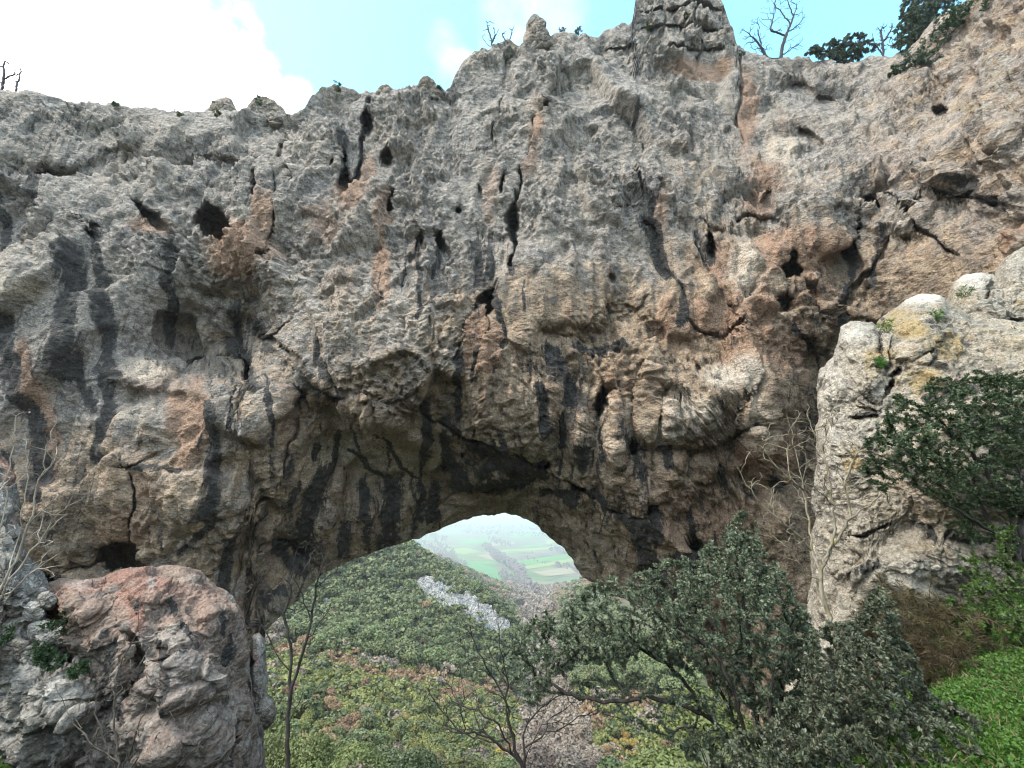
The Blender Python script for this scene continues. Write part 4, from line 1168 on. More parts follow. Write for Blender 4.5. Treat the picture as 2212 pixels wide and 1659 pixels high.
# ================================================================== FAR WOODS
def crown_mesh(n, seed, spread=(1, 1, .85), leaf=.22, conic=0., up=.25, asp=.75):
    """unit crown (radius about 1, standing on z=0) of many leaf clumps around lumpy sub-crowns"""
    r = np.random.default_rng(seed)
    nl = 9
    lob = r.normal(size=(nl, 3))
    lob /= np.linalg.norm(lob, axis=1, keepdims=True)
    lob[:, 2] = np.abs(lob[:, 2]) * .8 + .1
    lob *= r.uniform(.35, .6, (nl, 1))
    lr_ = r.uniform(.34, .55, nl)
    k = r.integers(0, nl, n)
    d = r.normal(size=(n, 3))
    d /= np.linalg.norm(d, axis=1, keepdims=True)
    d[:, 2] = np.where(r.random(n) < .75, np.abs(d[:, 2]), d[:, 2])
    p = lob[k] + d * (lr_[k] * r.uniform(.75, 1.05, n))[:, None]
    p = p * np.array(spread) + np.array([0, 0, .62])
    if conic:
        s = 1 - conic * np.clip(p[:, 2:3] / 1.8, 0, 1)
        p[:, :2] *= s
    nrm = d + r.normal(size=(n, 3)) * .45 + np.array([0, 0, up])
    V = quads(p, nrm, leaf * r.uniform(.6, 1.3, n), r, asp)
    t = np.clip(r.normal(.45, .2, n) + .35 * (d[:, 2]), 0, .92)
    # limbs from the foot of the trunk out to every sub-crown
    lim = []
    for q, rad_ in zip(lob, lr_):
        e = q * (1 + .6 * rad_ / (np.linalg.norm(q) + .01)) * np.array(spread) + np.array([0, 0, .62])
        if conic:
            e[:2] *= 1 - conic * np.clip(e[2] / 1.8, 0, 1)
        for a in ((.03, 0, 0), (0, .03, 0)):
            a = np.array(a)
            b0 = np.array([0, 0, -.1])
            md = np.array([0, 0, .35])
            lim.append([b0 - a, b0 + a, md + a * .8, md - a * .8])
            lim.append([md - a * .8, md + a * .8, e + a * .3, e - a * .3])
    V = np.concatenate([V, np.array(lim).reshape(-1, 3)])
    return V, np.concatenate([t, np.zeros(len(lim))])


def quads(p, nrm, size, r, asp=.6):
    """leaf shaped quads: (n*4,3)"""
    nrm = nrm / (np.linalg.norm(nrm, axis=1, keepdims=True) + 1e-9)
    t = r.normal(size=p.shape)
    a = np.cross(nrm, t)
    a /= np.linalg.norm(a, axis=1, keepdims=True) + 1e-9
    b_ = np.cross(nrm, a)
    s = size[:, None]
    v = np.stack([p - a * s, p - b_ * s * asp, p + a * s, p + b_ * s * asp], 1)
    return v.reshape(-1, 3)


M_OAK = leaf_material('evergreen oak leaves', (.032, .048, .015), (.128, .150, .055), None, .55, .15, .3)
M_LIME = leaf_material('yellow green scrub', (.062, .074, .020), (.19, .188, .062), None, .6, .2, .2)
M_RUST = leaf_material('rusty autumn leaves', (.13, .082, .045), (.27, .185, .11), None, .65, .2, .2)
M_YELLOW = leaf_material('yellow autumn leaves', (.16, .11, .03), (.29, .21, .06), None, .65, .2, .2)
M_BARE = leaf_material('bare winter twigs', (.10, .078, .062), (.20, .160, .135), None, .8, .1, .1)
M_POPLAR = leaf_material('bare poplar twigs', (.12, .10, .095), (.2, .172, .165), None, .8, .1, .1)
FMAT = {'oak': M_OAK, 'lime': M_LIME, 'rust': M_RUST, 'yellow': M_YELLOW, 'bare': M_BARE}

PROTO = {}
for kind, cnt in (('oak', 4), ('lime', 3), ('rust', 2), ('yellow', 1), ('bare', 2)):
    PROTO[kind] = []
    for j in range(cnt):
        v, t = crown_mesh(800 if kind != 'bare' else 500, 300 + len(PROTO) * 10 + j, (1, 1, .95 if kind != 'bare' else 1.2), .085 if kind != 'bare' else .075)
        me_o = (v, t)
        PROTO[kind].append(me_o)
LOW = {}
for kind in PROTO:
    LOW[kind] = [crown_mesh(130, 500 + j, (1, 1, .95), .19) for j in range(4)]

# scatter the hillsides
N0 = 30000
lr_ = RNG.uniform(math.log(74), math.log(1500), N0)
azr = RNG.uniform(-.56, .42, N0)
# even cover per unit ground area, thinning far away where trees merge
rr = np.exp(lr_)
tx, ty = rr * np.sin(azr), rr * np.cos(azr)
tz = ground(tx, ty)


def proj(x, y, z):
    """world -> survey coordinates"""
    f = y * CP + z * SP
    up = -y * SP + z * CP
    return (512 + F * x / f) / K, (384 - F * up / f) / K


su, sv = proj(tx, ty, tz)
low_edge = [(540, 1362), (600, 1320), (700, 1225), (800, 1185), (900, 1150), (980, 1112), (1060, 1095), (1130, 1105), (1200, 1165), (1270, 1235), (1320, 1255), (1340, 1400), (1500, 1400), (1501, 2000)]
seen = (su > 520) & (su < 1900) & (sv > np.interp(su, *zip(*low_edge)) - 25) & (sv < 1800)
# keep the big rock bare
rock_poly, _ = seg_dist(su, sv, [(905, 1268), (960, 1292), (1030, 1330), (1090, 1372)])
zone = fbm(np.stack([tx / 45, ty / 45, 0 * tx], -1), 3, 240)
zone2 = fbm(np.stack([tx / 14, ty / 14, 0 * tx + 5], -1), 2, 250)
rock_poly2, _ = seg_dist(su, sv, [(1214, 1328), (1250, 1296), (1300, 1262)])
keep = seen & ~((rock_poly2 < 22) & (rr > 100) & (rr < 460)) & ~((rock_poly < 20) & (rr > 240) & (zone2 > -.30) & (rr < 460))
kind = np.full(N0, 'oak', object)
spur = sv > np.interp(su, [560, 700, 800, 900, 1000, 1100, 1200], [1375, 1410, 1425, 1450, 1475, 1490, 1500])
kind[spur & (zone > -.25)] = 'lime'
kind[spur & (zone2 > .14)] = 'rust'
kind[spur & (zone2 > -.26) & (zone2 < -.22)] = 'bare'
kind[spur & (zone2 < -.33)] = 'yellow'
kind[spur & (RNG.random(N0) > .72)] = 'oak'
band = np.abs(sv - np.interp(su, [560, 700, 800, 900, 1000, 1100, 1200], [1385, 1420, 1440, 1465, 1490, 1510, 1530])) < 22
kind[band & (zone2 > .02) & (zone > -.2)] = 'rust'
kind[band & (zone2 < -.25)] = 'bare'
rnd = RNG.random(N0)
kind[(~spur) & (rnd > .975)] = 'rust'
far_slope = rr > 560
kind[far_slope & (zone2 > -.05)] = 'rust'
kind[far_slope & (zone2 < -.3)] = 'bare'
valley = (su > np.interp(sv, [1230, 1330, 1400, 1500, 1659], [1060, 1125, 1145, 1130, 1120])) & (su < np.interp(sv, [1230, 1330, 1400, 1500, 1659], [1200, 1195, 1200, 1240, 1300]))
kind[valley] = 'bare'
size = np.where(kind == 'oak', RNG.uniform(3.0, 5.4, N0), RNG.uniform(2.6, 4.6, N0)) * np.where(spur, RNG.uniform(.38, .78, N0), RNG.uniform(.6, 1.3, N0)) * np.where(kind == 'bare', 1.25, 1)
size *= np.clip(rr / 320, .75, 1.9)
# thin by occupancy on a hashed lattice so crowns shoulder each other
cellsz = size * 1.42
order = np.argsort(RNG.random(N0))
occ = set()
sel = []
for i in order:
    if not keep[i]:
        continue
    c = cellsz[i]
    lev = round(math.log(c) * 2.5)
    cs = math.exp(lev / 2.5)
    key = (lev, int(tx[i] // cs), int(ty[i] // cs))
    if key in occ:
        continue
    occ.add(key)
    sel.append(i)
sel = np.array(sel)
print('trees', len(sel), time.time() - T0)
app = size[sel] / rr[sel]
# the ones that show largest are things of their own
bykind = {}
LBL = {'oak': ('evergreen_tree', 'dark green rounded evergreen tree packed among others on the hillside below the arch', 'evergreen trees on the hillside'),
       'lime': ('scrub_tree', 'yellowish green scrubby tree on the nearer slope below the arch', 'yellow-green trees on the nearer slope'),
       'rust': ('autumn_tree', 'rust brown autumn tree among green ones on the slope below the arch', 'rusty autumn trees on the slope'),
       'yellow': ('yellow_tree', 'yellow-leaved autumn tree on the nearer slope below the arch', 'yellow autumn trees on the slope'),
       'bare': ('bare_tree', 'greyish leafless tree on the valley side below the arch', 'leafless trees on the valley side')}
MESH = {}
rest_sel = []
for kd in LBL:
    ids = sel[kind[sel] == kd]
    ids = ids[np.argsort(-(size[ids] / rr[ids]))]
    lim = {'oak': 300, 'lime': 300, 'rust': 200, 'yellow': 60, 'bare': 150}[kd]
    for i in ids[:lim]:
        j = int(RNG.integers(0, len(PROTO[kd])))
        if (kd, j) not in MESH:
            v, t = PROTO[kd][j]
            n = len(v) // 4
            o = make(LBL[kd][0], v, np.arange(n * 4).reshape(n, 4), FMAT[kd], None, None, False, t)
            MESH[(kd, j)] = o
        else:
            o = MESH[(kd, j)].copy()
            COL.objects.link(o)
        s = float(size[i])
        o.location = (float(tx[i]), float(ty[i]), float(tz[i]) - .3)
        o.rotation_euler = (0, 0, float(RNG.uniform(0, 6.28)))
        o.scale = (s * float(RNG.uniform(.85, 1.2)), s * float(RNG.uniform(.85, 1.2)), s * float(RNG.uniform(.8, 1.25)))
        tag(o, LBL[kd][1], 'tree', LBL[kd][2])
    rest = ids[lim:]
    if len(rest):
        vs, ts = [], []
        for i in rest:
            v, t = LOW[kd][int(RNG.integers(0, 4))]
            a = float(RNG.uniform(0, 6.28))
            s = float(size[i])
            R = np.array([[math.cos(a), -math.sin(a), 0], [math.sin(a), math.cos(a), 0], [0, 0, 1]])
            vs.append((v * s) @ R.T + np.array([tx[i], ty[i], tz[i] - .3]))
            ts.append(np.clip(t + RNG.normal(0, .15), 0, .92))
        v = np.concatenate(vs)
        n = len(v) // 4
        nm = {'oak': 'evergreen_wood', 'lime': 'scrub', 'rust': 'autumn_wood', 'yellow': 'yellow_scrub', 'bare': 'bare_wood'}[kd]
        tag(make(nm, v, np.arange(n * 4).reshape(n, 4), FMAT[kd], None, None, False, np.concatenate(ts)), kind='stuff')

# leafless woods and hedges out on the plain, one mass
vs, ts = [], []
for u0, v0, u1, v1, cnt, hh in [(1050, 1180, 1085, 1215, 110, 15), (1075, 1205, 1130, 1240, 160, 15), (1120, 1235, 1160, 1300, 200, 13), (1080, 1240, 1120, 1265, 60, 10), (940, 1168, 980, 1200, 50, 12), (890, 1160, 1000, 1225, 200, 10), (1190, 1186, 1250, 1200, 60, 12), (1060, 1166, 1100, 1180, 50, 14), (1000, 1150, 1200, 1158, 160, 12), (950, 1135, 1230, 1146, 200, 16), (1200, 1222, 1260, 1236, 60, 9), (1130, 1208, 1180, 1216, 20, 6), (900, 1150, 960, 1166, 90, 14)]:
    for _ in range(cnt):
        t_ = random.random()
        p = pick(u0 + (u1 - u0) * t_ + random.uniform(-9, 9), v0 + (v1 - v0) * t_ + random.uniform(-5, 5), 900)
        if p[1] < 800:
            continue
        v, t = LOW['bare'][random.randrange(4)]
        s = hh * random.uniform(.5, 1.1)
        vs.append(v * np.array([s * .7, s * .7, s * random.uniform(.9, 1.5)]) + p)
        ts.append(t)
v = np.concatenate(vs)
n = len(v) // 4
tag(make('bare_wood', v, np.arange(n * 4).reshape(n, 4), M_POPLAR, None, None, False, np.concatenate(ts)), kind='stuff')
# poplars by the stream
pv, ptint = crown_mesh(160, 611, (.34, .34, 1.7), .12, .4)
pop0 = None
for u, v, s, lb in [(1108, 1236, 13, 'nearest'), (1100, 1232, 12, ''), (1116, 1240, 11, ''), (1087, 1222, 12, ''), (1094, 1214, 11, ''), (1150, 1196, 9, '')]:
    p = pick(u, v, 900)
    if pop0 is None:
        n = len(pv) // 4
        pop0 = o = make('poplar', pv, np.arange(n * 4).reshape(n, 4), M_POPLAR, None, None, False, ptint)
    else:
        o = pop0.copy()
        COL.objects.link(o)
    o.location = [float(x) for x in p]
    o.scale = (s, s, s)
    tag(o, 'tall slim leafless poplar in the line beside the green fields on the valley floor', 'tree', 'poplars on the valley floor')


# white limestone ribs in the woods: jagged relief lying on the slope
def rib(ol, label, seed, hgt=3., rr0=None):
    c = np.array(ol, float)
    hits = np.array([pick(u, v, rr0 or 120) for u, v in ol])
    x0, y0 = hits[:, :2].min(0) - 6
    x1, y1 = hits[:, :2].max(0) + 6
    nx, ny = 260, 260
    gx, gy = np.meshgrid(np.linspace(x0, x1, nx), np.linspace(y0, y1, ny), indexing='ij')
    x, y = gx.ravel(), gy.ravel()
    # signed distance to the outline in plan
    hp = hits[:, :2]
    ins = np.zeros(len(x), bool)
    j = len(hp) - 1
    for i in range(len(hp)):
        ins ^= ((hp[i, 1] > y) != (hp[j, 1] > y)) & (x < (hp[j, 0] - hp[i, 0]) * (y - hp[i, 1]) / (hp[j, 1] - hp[i, 1] + 1e-9) + hp[i, 0])
        j = i
    dist_, _ = seg_dist(x, y, [tuple(q) for q in hp] + [tuple(hp[0])])
    sd = np.where(ins, dist_, -dist_)
    P3 = np.stack([x, y, 0 * x], -1)
    nz_ = fbm(P3 * .12, 4, seed)
    f1, _ = facets(P3 * .16 + 5, seed + 1, 1., .9)
    f2, _ = facets(P3 * .45 + 5, seed + 2, 1., .8)
    lump = sstep(-4.5, 2.0, sd + nz_ * 8)
    z = ground(x, y) - 2.2 + lump * (2.2 + hgt * (.55 + .55 * f1 + .35 * f2 + .5 * fbm(P3 * .5, 3, seed + 3, .6, True)))
    keep_ = (sd + nz_ * 8 > -6).reshape(nx, ny)
    Fg = grid_faces(nx, ny)
    k4 = keep_.ravel()[Fg].all(1)
    Fg = Fg[k4]
    used = np.zeros(nx * ny, bool)
    used[Fg.ravel()] = True
    new = np.cumsum(used) - 1
    V = np.stack([x, y, z], -1)[used]
    pc = np.zeros((used.sum(), 4))
    pc[:, 3] = .12
    pc[:, 0] = .20
    o = make('rock_outcrop', V, new[Fg], M_FARROCK, None, {'paint': pc, 'lichen': np.zeros(len(V))}, False)
    tag(o, label, 'rock outcrop')


rib([(902, 1258), (915, 1252), (935, 1258), (960, 1264), (985, 1274), (1010, 1288), (1040, 1308), (1065, 1326), (1095, 1352), (1112, 1375), (1100, 1386), (1080, 1376), (1050, 1364), (1020, 1354), (990, 1340), (960, 1328), (930, 1322), (908, 1304), (920, 1285)], 'long white limestone rib running down the wooded ridge below the arch', 401, 3.2, 250)
rib([(1205, 1334), (1216, 1308), (1236, 1290), (1256, 1268), (1276, 1256), (1296, 1254), (1316, 1270), (1310, 1300), (1270, 1312), (1236, 1330), (1214, 1344)], 'white jagged limestone crag on the right side of the valley below the arch', 402, 4.5, 150)
rib([(866, 1278), (880, 1272), (896, 1288), (902, 1312), (892, 1308), (876, 1296)], 'small white limestone patch in the trees left of the long rib', 403, 2.6, 200)
rib([(986, 1344), (1000, 1352), (1008, 1366), (1000, 1370), (984, 1356)], 'scrap of pale limestone in the trees under the long rib', 404, 2.4, 200)
rib([(910, 1340), (926, 1342), (934, 1354), (918, 1354)], 'small pale limestone spot low in the wooded hillside', 405, 2.4, 200)
rib([(690, 1302), (716, 1306), (736, 1318), (710, 1320)], 'pale limestone speck high on the left of the wooded hillside', 406, 2.4, 200)
print('woods', time.time() - T0)
# ================================================================== PLANTS CLOSE BY
def inside(poly, n, r, clump=0, spread=12.):
    """random survey points inside a polygon, optionally clumped"""
    P = np.array(poly, float)
    lo, hi = P.min(0), P.max(0)

    def isin(q):
        c = np.zeros(len(q), bool)
        j = len(P) - 1
        for i in range(len(P)):
            cond = ((P[i, 1] > q[:, 1]) != (P[j, 1] > q[:, 1])) & (q[:, 0] < (P[j, 0] - P[i, 0]) * (q[:, 1] - P[i, 1]) / (P[j, 1] - P[i, 1] + 1e-9) + P[i, 0])
            c ^= cond
            j = i
        return c
    out = np.zeros((0, 2))
    if clump:
        cen = np.zeros((0, 2))
        while len(cen) < clump:
            q = r.uniform(lo, hi, (clump * 3, 2))
            cen = np.concatenate([cen, q[isin(q)]])
        cen = cen[:clump]
    while len(out) < n:
        if clump:
            q = cen[r.integers(0, clump, n * 2)] + r.normal(size=(n * 2, 2)) * spread
        else:
            q = r.uniform(lo, hi, (n * 2, 2))
        out = np.concatenate([out, q[isin(q)]])
    return out[:n]


class Wood:
    def __init__(self, seed, step=.12):
        self.pos = np.zeros((0, 3))
        self.par = []
        self.chains = []
        self.r = np.random.default_rng(seed)
        self.step = step

    def _add(self, pts, parent):
        k0 = len(self.par)
        self.pos = np.concatenate([self.pos, pts])
        ids = []
        for i in range(len(pts)):
            self.par.append(parent if i == 0 else k0 + i - 1)
            ids.append(k0 + i)
        self.chains.append(([parent] if parent >= 0 else []) + ids)
        return ids

    def stem(self, pts, attach=True, wig=.25):
        pts = np.asarray(pts, float)
        seg = np.linalg.norm(np.diff(pts, axis=0), axis=1)
        L = np.concatenate([[0], np.cumsum(seg)])
        n = max(2, int(L[-1] / self.step) + 1)
        s = np.linspace(0, L[-1], n)
        q = np.stack([np.interp(s, L, pts[:, k]) for k in range(3)], -1)
        if n > 4:
            for _ in range(2):
                q[1:-1] = (q[:-2] + 2 * q[1:-1] + q[2:]) / 4
        q[1:] += self.r.normal(size=(n - 1, 3)) * self.step * wig * .5
        par = -1
        if attach and len(self.par):
            par = int(np.argmin(((self.pos - q[0]) ** 2).sum(1)))
            q = q[1:]
        return self._add(q, par)

    def reach(self, targets, bend=.35, bias=None):
        """grow a twig to each target from the best placed existing node"""
        base = self.pos[0]
        bias = base if bias is None else bias
        d0 = np.array([np.min(((self.pos - t) ** 2).sum(1)) for t in targets])
        dirs = self._dirs()
        tips = []
        for t in np.asarray(targets)[np.argsort(d0)]:
            v = t - self.pos
            d = np.linalg.norm(v, axis=1) + 1e-6
            cosang = (v * dirs).sum(1) / d
            cost = d * (1.75 - 1.0 * cosang)
            k = int(np.argmin(cost))
            a = self.pos[k]
            L = d[k]
            n = max(2, int(L / self.step) + 1)
            s = np.linspace(0, 1, n + 1)[1:, None]
            c = a + (dirs[k] * .30 + v[k] / L * .22) * L
            q = (1 - s) ** 2 * a + 2 * s * (1 - s) * c + s * s * t
            q += self.r.normal(size=q.shape) * self.step * bend * .35 * np.minimum(1, s * 2)
            ids = self._add(q, k)
            tips.append(len(self.chains) - 1)
            nd = np.diff(np.concatenate([a[None], q]), axis=0)
            dirs = np.concatenate([dirs, nd / (np.linalg.norm(nd, axis=1, keepdims=True) + 1e-9)])
        return tips

    def _dirs(self):
        p = np.array(self.par)
        q = np.where(p < 0, 0, p)
        d = self.pos - self.pos[q]
        n = np.linalg.norm(d, axis=1, keepdims=True)
        return np.where(n > 1e-6, d / (n + 1e-9), np.array([0, 0, 1.]))

    def radii(self, tip, power=.45, maxr=1.):
        n = len(self.par)
        cnt = np.zeros(n)
        has = np.zeros(n, bool)
        for i in range(n):
            if self.par[i] >= 0:
                has[self.par[i]] = True
        cnt[~has] = 1
        for i in range(n - 1, -1, -1):
            if self.par[i] >= 0:
                cnt[self.par[i]] += cnt[i]
        return np.minimum(maxr, tip * cnt ** power)

    def mesh(self, rad, k=5):
        V, Fq = [], []
        off = 0
        ang = np.linspace(0, 2 * math.pi, k, endpoint=False)
        ca, sa = np.cos(ang), np.sin(ang)
        for ch in self.chains:
            if len(ch) < 2:
                continue
            p = self.pos[ch]
            r = rad[ch].copy()
            if self.par[ch[1]] == ch[0] and len(ch) > 2:
                r[0] = min(r[0], r[1] * 1.25)
            t = np.gradient(p, axis=0)
            t /= np.linalg.norm(t, axis=1, keepdims=True) + 1e-9
            ref = np.array([.31, .87, .38])
            a = np.cross(t, ref)
            a /= np.linalg.norm(a, axis=1, keepdims=True) + 1e-9
            b_ = np.cross(t, a)
            r[-1] *= .5
            ring = p[:, None] + (a[:, None] * ca[None, :, None] + b_[:, None] * sa[None, :, None]) * r[:, None, None]
            V.append(ring.reshape(-1, 3))
            m = len(ch)
            i = np.arange(m * k).reshape(m, k)
            j = np.roll(i, -1, 1)
            Fq.append(np.stack([i[:-1], j[:-1], j[1:], i[1:]], -1).reshape(-1, 4) + off)
            off += m * k
        return np.concatenate(V), np.concatenate(Fq)

    def leaf_spots(self, chains, per, last=.75):
        """points and directions along the outer part of the given chains"""
        ps, ds = [], []
        for c in chains:
            ch = self.chains[c]
            p = self.pos[ch]
            n = per if np.isscalar(per) else int(self.r.integers(per[0], per[1]))
            s = (1 - last * self.r.random(n) ** 1.2) * (len(ch) - 1)
            i = np.clip(s.astype(int), 0, len(ch) - 2)
            f = (s - i)[:, None]
            ps.append(p[i] * (1 - f) + p[i + 1] * f)
            d = p[i + 1] - p[i]
            ds.append(d / (np.linalg.norm(d, axis=1, keepdims=True) + 1e-9))
        return np.concatenate(ps), np.concatenate(ds)


def leaves(p, d, length, r, wid=.42, out=.9, up=.35, grav=0.):
    """folded pointed leaves: two quads sharing the midrib -> 6 points"""
    n = len(p)
    rad = r.normal(size=(n, 3))
    rad -= (rad * d).sum(1, keepdims=True) * d
    rad /= np.linalg.norm(rad, axis=1, keepdims=True) + 1e-9
    ax = d * .55 + rad * out + np.array([0, 0, -grav])
    ax /= np.linalg.norm(ax, axis=1, keepdims=True)
    nrm = np.array([0, 0, up]) + r.normal(size=(n, 3)) * .5
    nrm -= (nrm * ax).sum(1, keepdims=True) * ax
    nrm /= np.linalg.norm(nrm, axis=1, keepdims=True) + 1e-9
    sd = np.cross(ax, nrm)
    L = (length * r.uniform(.6, 1.25, n))[:, None]
    W = L * wid * .5
    p0 = p + ax * L * .08
    tip = p + ax * L
    m1 = p + ax * L * .38
    m2 = p + ax * L * .70
    lift = nrm * W * .35
    # base, l1, l2, tip, r2, r1
    V = np.stack([p0, m1 + sd * W + lift, m2 + sd * W * .8 + lift, tip, m2 - sd * W * .8 + lift, m1 - sd * W + lift], 1).reshape(-1, 3)
    i = np.arange(n)[:, None] * 6
    Fq = np.concatenate([i + np.array([[0, 1, 2, 3]]), i + np.array([[0, 3, 4, 5]])])
    return V, Fq


def targets(poly, n, Y, spread, r, clump=0, cs=14.):
    q = inside(poly, n, r, clump, cs)
    P = np.array(poly, float)
    d, _ = seg_dist(q[:, 0], q[:, 1], list(map(tuple, P)) + [tuple(P[0])])
    thick = np.clip(d / 60., .25, 1)
    y = Y + spread * thick * r.uniform(-1, 1, n)
    return at(q[:, 0], q[:, 1], y)


def plant(name, label, cat, base, stems, crowns, wood_mat, leaf_mat=None, tip=.004, power=.45, maxr=.2, seed=1, step=.12, per=(14, 26), leaf=.05, wid=.42,
          group=None, bend=.35, extra=None, bare=0., k=5, last=.75, out=.9, up=.35, tint=(.35, .22), grav=0.):
    """stems: list of [(u, v, Y), ...]; crowns: list of (polygon, n, Y, spread, clumps)"""
    r = np.random.default_rng(seed)
    w = Wood(seed, step)
    for i, s in enumerate(stems):
        s = np.array(s, float)
        w.stem(at(s[:, 0], s[:, 1], s[:, 2]), attach=i > 0)
    T = np.concatenate([targets(po, n, Y, sp, r, cl) for po, n, Y, sp, cl in crowns]) if crowns else np.zeros((0, 3))
    tips = w.reach(T, bend) if len(T) else []
    rad = w.radii(tip, power, maxr)
    root = empty(name, w.pos[0], label, cat, group)
    V, Fq = w.mesh(rad, k)
    make('trunk', V, Fq, wood_mat, root)
    if leaf_mat is not None:
        use = [c for c in tips if r.random() > bare]
        p, d = w.leaf_spots(use, per, last)
        V, Fq = leaves(p, d, leaf, r, wid, out, up, grav)
        n = len(p)
        tt = np.clip(r.normal(tint[0], tint[1], n), 0, .92)
        tt[r.random(n) < .012] = 1
        make('crown', V, Fq, leaf_mat, root, None, False, np.concatenate([tt, tt]))
    return root, w


M_BARK_D = bark_material('dark bark', (.012, .010, .009), (.042, .036, .031), 14)
M_BARK_G = bark_material('grey bark', (.035, .03, .025), (.10, .085, .072), 12)
M_BARK_P = bark_material('pale lichened bark', (.085, .074, .056), (.23, .20, .15), 10, (.14, .12, .045))
M_BARK_T = bark_material('pale dry twigs', (.13, .11, .085), (.29, .255, .205), 10)
M_BARK_S = bark_material('skyline bark', (.014, .013, .015), (.045, .042, .046), 3)
M_PHIL = leaf_material('small dark evergreen leaves', (.036, .052, .029), (.178, .200, .130), (.17, .15, .09), .50, .18, .40)  # light end of the tint also stands in for sky sheen on leaves
M_HOLM = leaf_material('dark evergreen oak leaves', (.020, .038, .017), (.092, .128, .058), (.13, .12, .05), .50, .18, .4)
M_HERB = leaf_material('fresh green herbs', (.024, .070, .009), (.085, .185, .026), (.20, .20, .08), .5, .35, .3)
M_FERN = leaf_material('fern', (.014, .036, .014), (.042, .088, .032), None, .5, .3, .3)
M_CREST = leaf_material('crest bushes', (.032, .055, .038), (.105, .145, .085), None, .5, .2, .4)
M_DRY = leaf_material('dry brown brush', (.046, .037, .019), (.11, .09, .046), (.06, .09, .02), .8, .2, .1)
M_TUFT = leaf_material('crest grass', (.04, .055, .017), (.10, .115, .04), None, .7, .2, .1)

# ---- the big evergreen bush, centre right
Yb = 4.9
plant('evergreen_bush', 'big many-stemmed evergreen bush with tiny dark leaves hiding the right foot of the arch', 'bush', None,
      [[(1640, 1760, Yb), (1600, 1640, Yb), (1545, 1560, Yb - .1), (1480, 1522, Yb - .15), (1400, 1505, Yb - .2), (1320, 1480, Yb - .2), (1240, 1462, Yb - .25)],
       [(1560, 1580, Yb), (1500, 1500, Yb + .2), (1450, 1440, Yb + .2), (1380, 1395, Yb + .2), (1290, 1370, Yb + .1)],
       [(1660, 1760, Yb + .1), (1600, 1590, Yb + .1), (1540, 1450, Yb + .2), (1500, 1360, Yb + .2), (1470, 1260, Yb + .2)],
       [(1690, 1760, Yb + .2), (1640, 1580, Yb + .2), (1620, 1440, Yb + .2), (1610, 1320, Yb + .2), (1585, 1190, Yb + .2)],
       [(1720, 1760, Yb + .1), (1680, 1600, Yb + .1), (1690, 1460, Yb + .1), (1720, 1360, Yb + .1)],
       [(1680, 1760, Yb - .1), (1620, 1650, Yb - .2), (1590, 1500, Yb - .3), (1540, 1400, Yb - .3), (1400, 1320, Yb - .3)],
       [(1700, 1700, Yb - .2), (1660, 1560, Yb - .4), (1670, 1450, Yb - .4)],
       [(1400, 1505, Yb - .2), (1330, 1520, Yb - .2), (1240, 1505, Yb - .2), (1190, 1480, Yb - .2)]],
      [([(1108, 1470), (1095, 1420), (1130, 1350), (1165, 1325), (1200, 1350), (1225, 1300), (1270, 1262), (1300, 1240), (1350, 1250), (1410, 1222), (1450, 1200), (1500, 1205), (1545, 1160), (1590, 1140), (1640, 1170), (1690, 1230), (1730, 1300), (1770, 1370), (1780, 1450), (1720, 1470), (1640, 1440), (1560, 1450), (1480, 1440), (1400, 1420), (1330, 1440), (1260, 1430), (1190, 1470), (1150, 1530)], 1300, Yb, .8, 0),
       ([(1170, 1330), (1185, 1318), (1200, 1350), (1190, 1380)], 8, Yb - .2, .1, 0), ([(1560, 1150), (1600, 1100), (1640, 1120), (1650, 1180)], 22, Yb + .2, .2, 0),
       ([(1500, 1440), (1760, 1450), (1790, 1560), (1660, 1560)], 150, Yb, .6, 0), ([(1200, 1450), (1480, 1440), (1780, 1460), (1830, 1659), (1560, 1700), (1420, 1600), (1260, 1520)], 260, Yb, .5, 0)],
      M_BARK_D, M_PHIL, tip=.0034, power=.36, maxr=.038, seed=21, step=.07, per=(44, 84), leaf=.033, wid=.42, last=.95, up=.5)

# ---- lower evergreen bush, right
Yc = 4.0
plant('evergreen_bush', 'lower spreading evergreen bush in front of the bright green bank, bottom right', 'bush', None,
      [[(1790, 1790, Yc), (1760, 1660, Yc), (1770, 1560, Yc), (1790, 1460, Yc + .1), (1850, 1380, Yc + .2)], [(1850, 1790, Yc), (1860, 1640, Yc), (1900, 1520, Yc), (1930, 1420, Yc + .1)], [(1900, 1790, Yc), (1960, 1660, Yc), (2050, 1580, Yc), (2120, 1560, Yc)],
       [(1740, 1790, Yc), (1680, 1680, Yc), (1630, 1600, Yc)], [(1700, 1790, Yc + .2), (1610, 1700, Yc + .2), (1540, 1640, Yc + .2)], [(1960, 1700, Yc), (2060, 1660, Yc - .1), (2150, 1640, Yc - .1)], [(1770, 1560, Yc), (1740, 1470, Yc + .2), (1760, 1380, Yc + .2)]],
      [([(1530, 1660), (1590, 1580), (1660, 1560), (1720, 1500), (1745, 1400), (1800, 1340), (1860, 1330), (1890, 1262), (1930, 1290), (1950, 1370), (1985, 1420), (2000, 1500), (2060, 1520), (2110, 1545), (2170, 1600), (2190, 1660), (2120, 1720), (1520, 1720)], 1100, Yc, .65, 0)],
      M_BARK_D, M_PHIL, tip=.0024, power=.36, maxr=.028, seed=22, step=.065, per=(46, 90), leaf=.033, wid=.44, last=.95, up=.5)

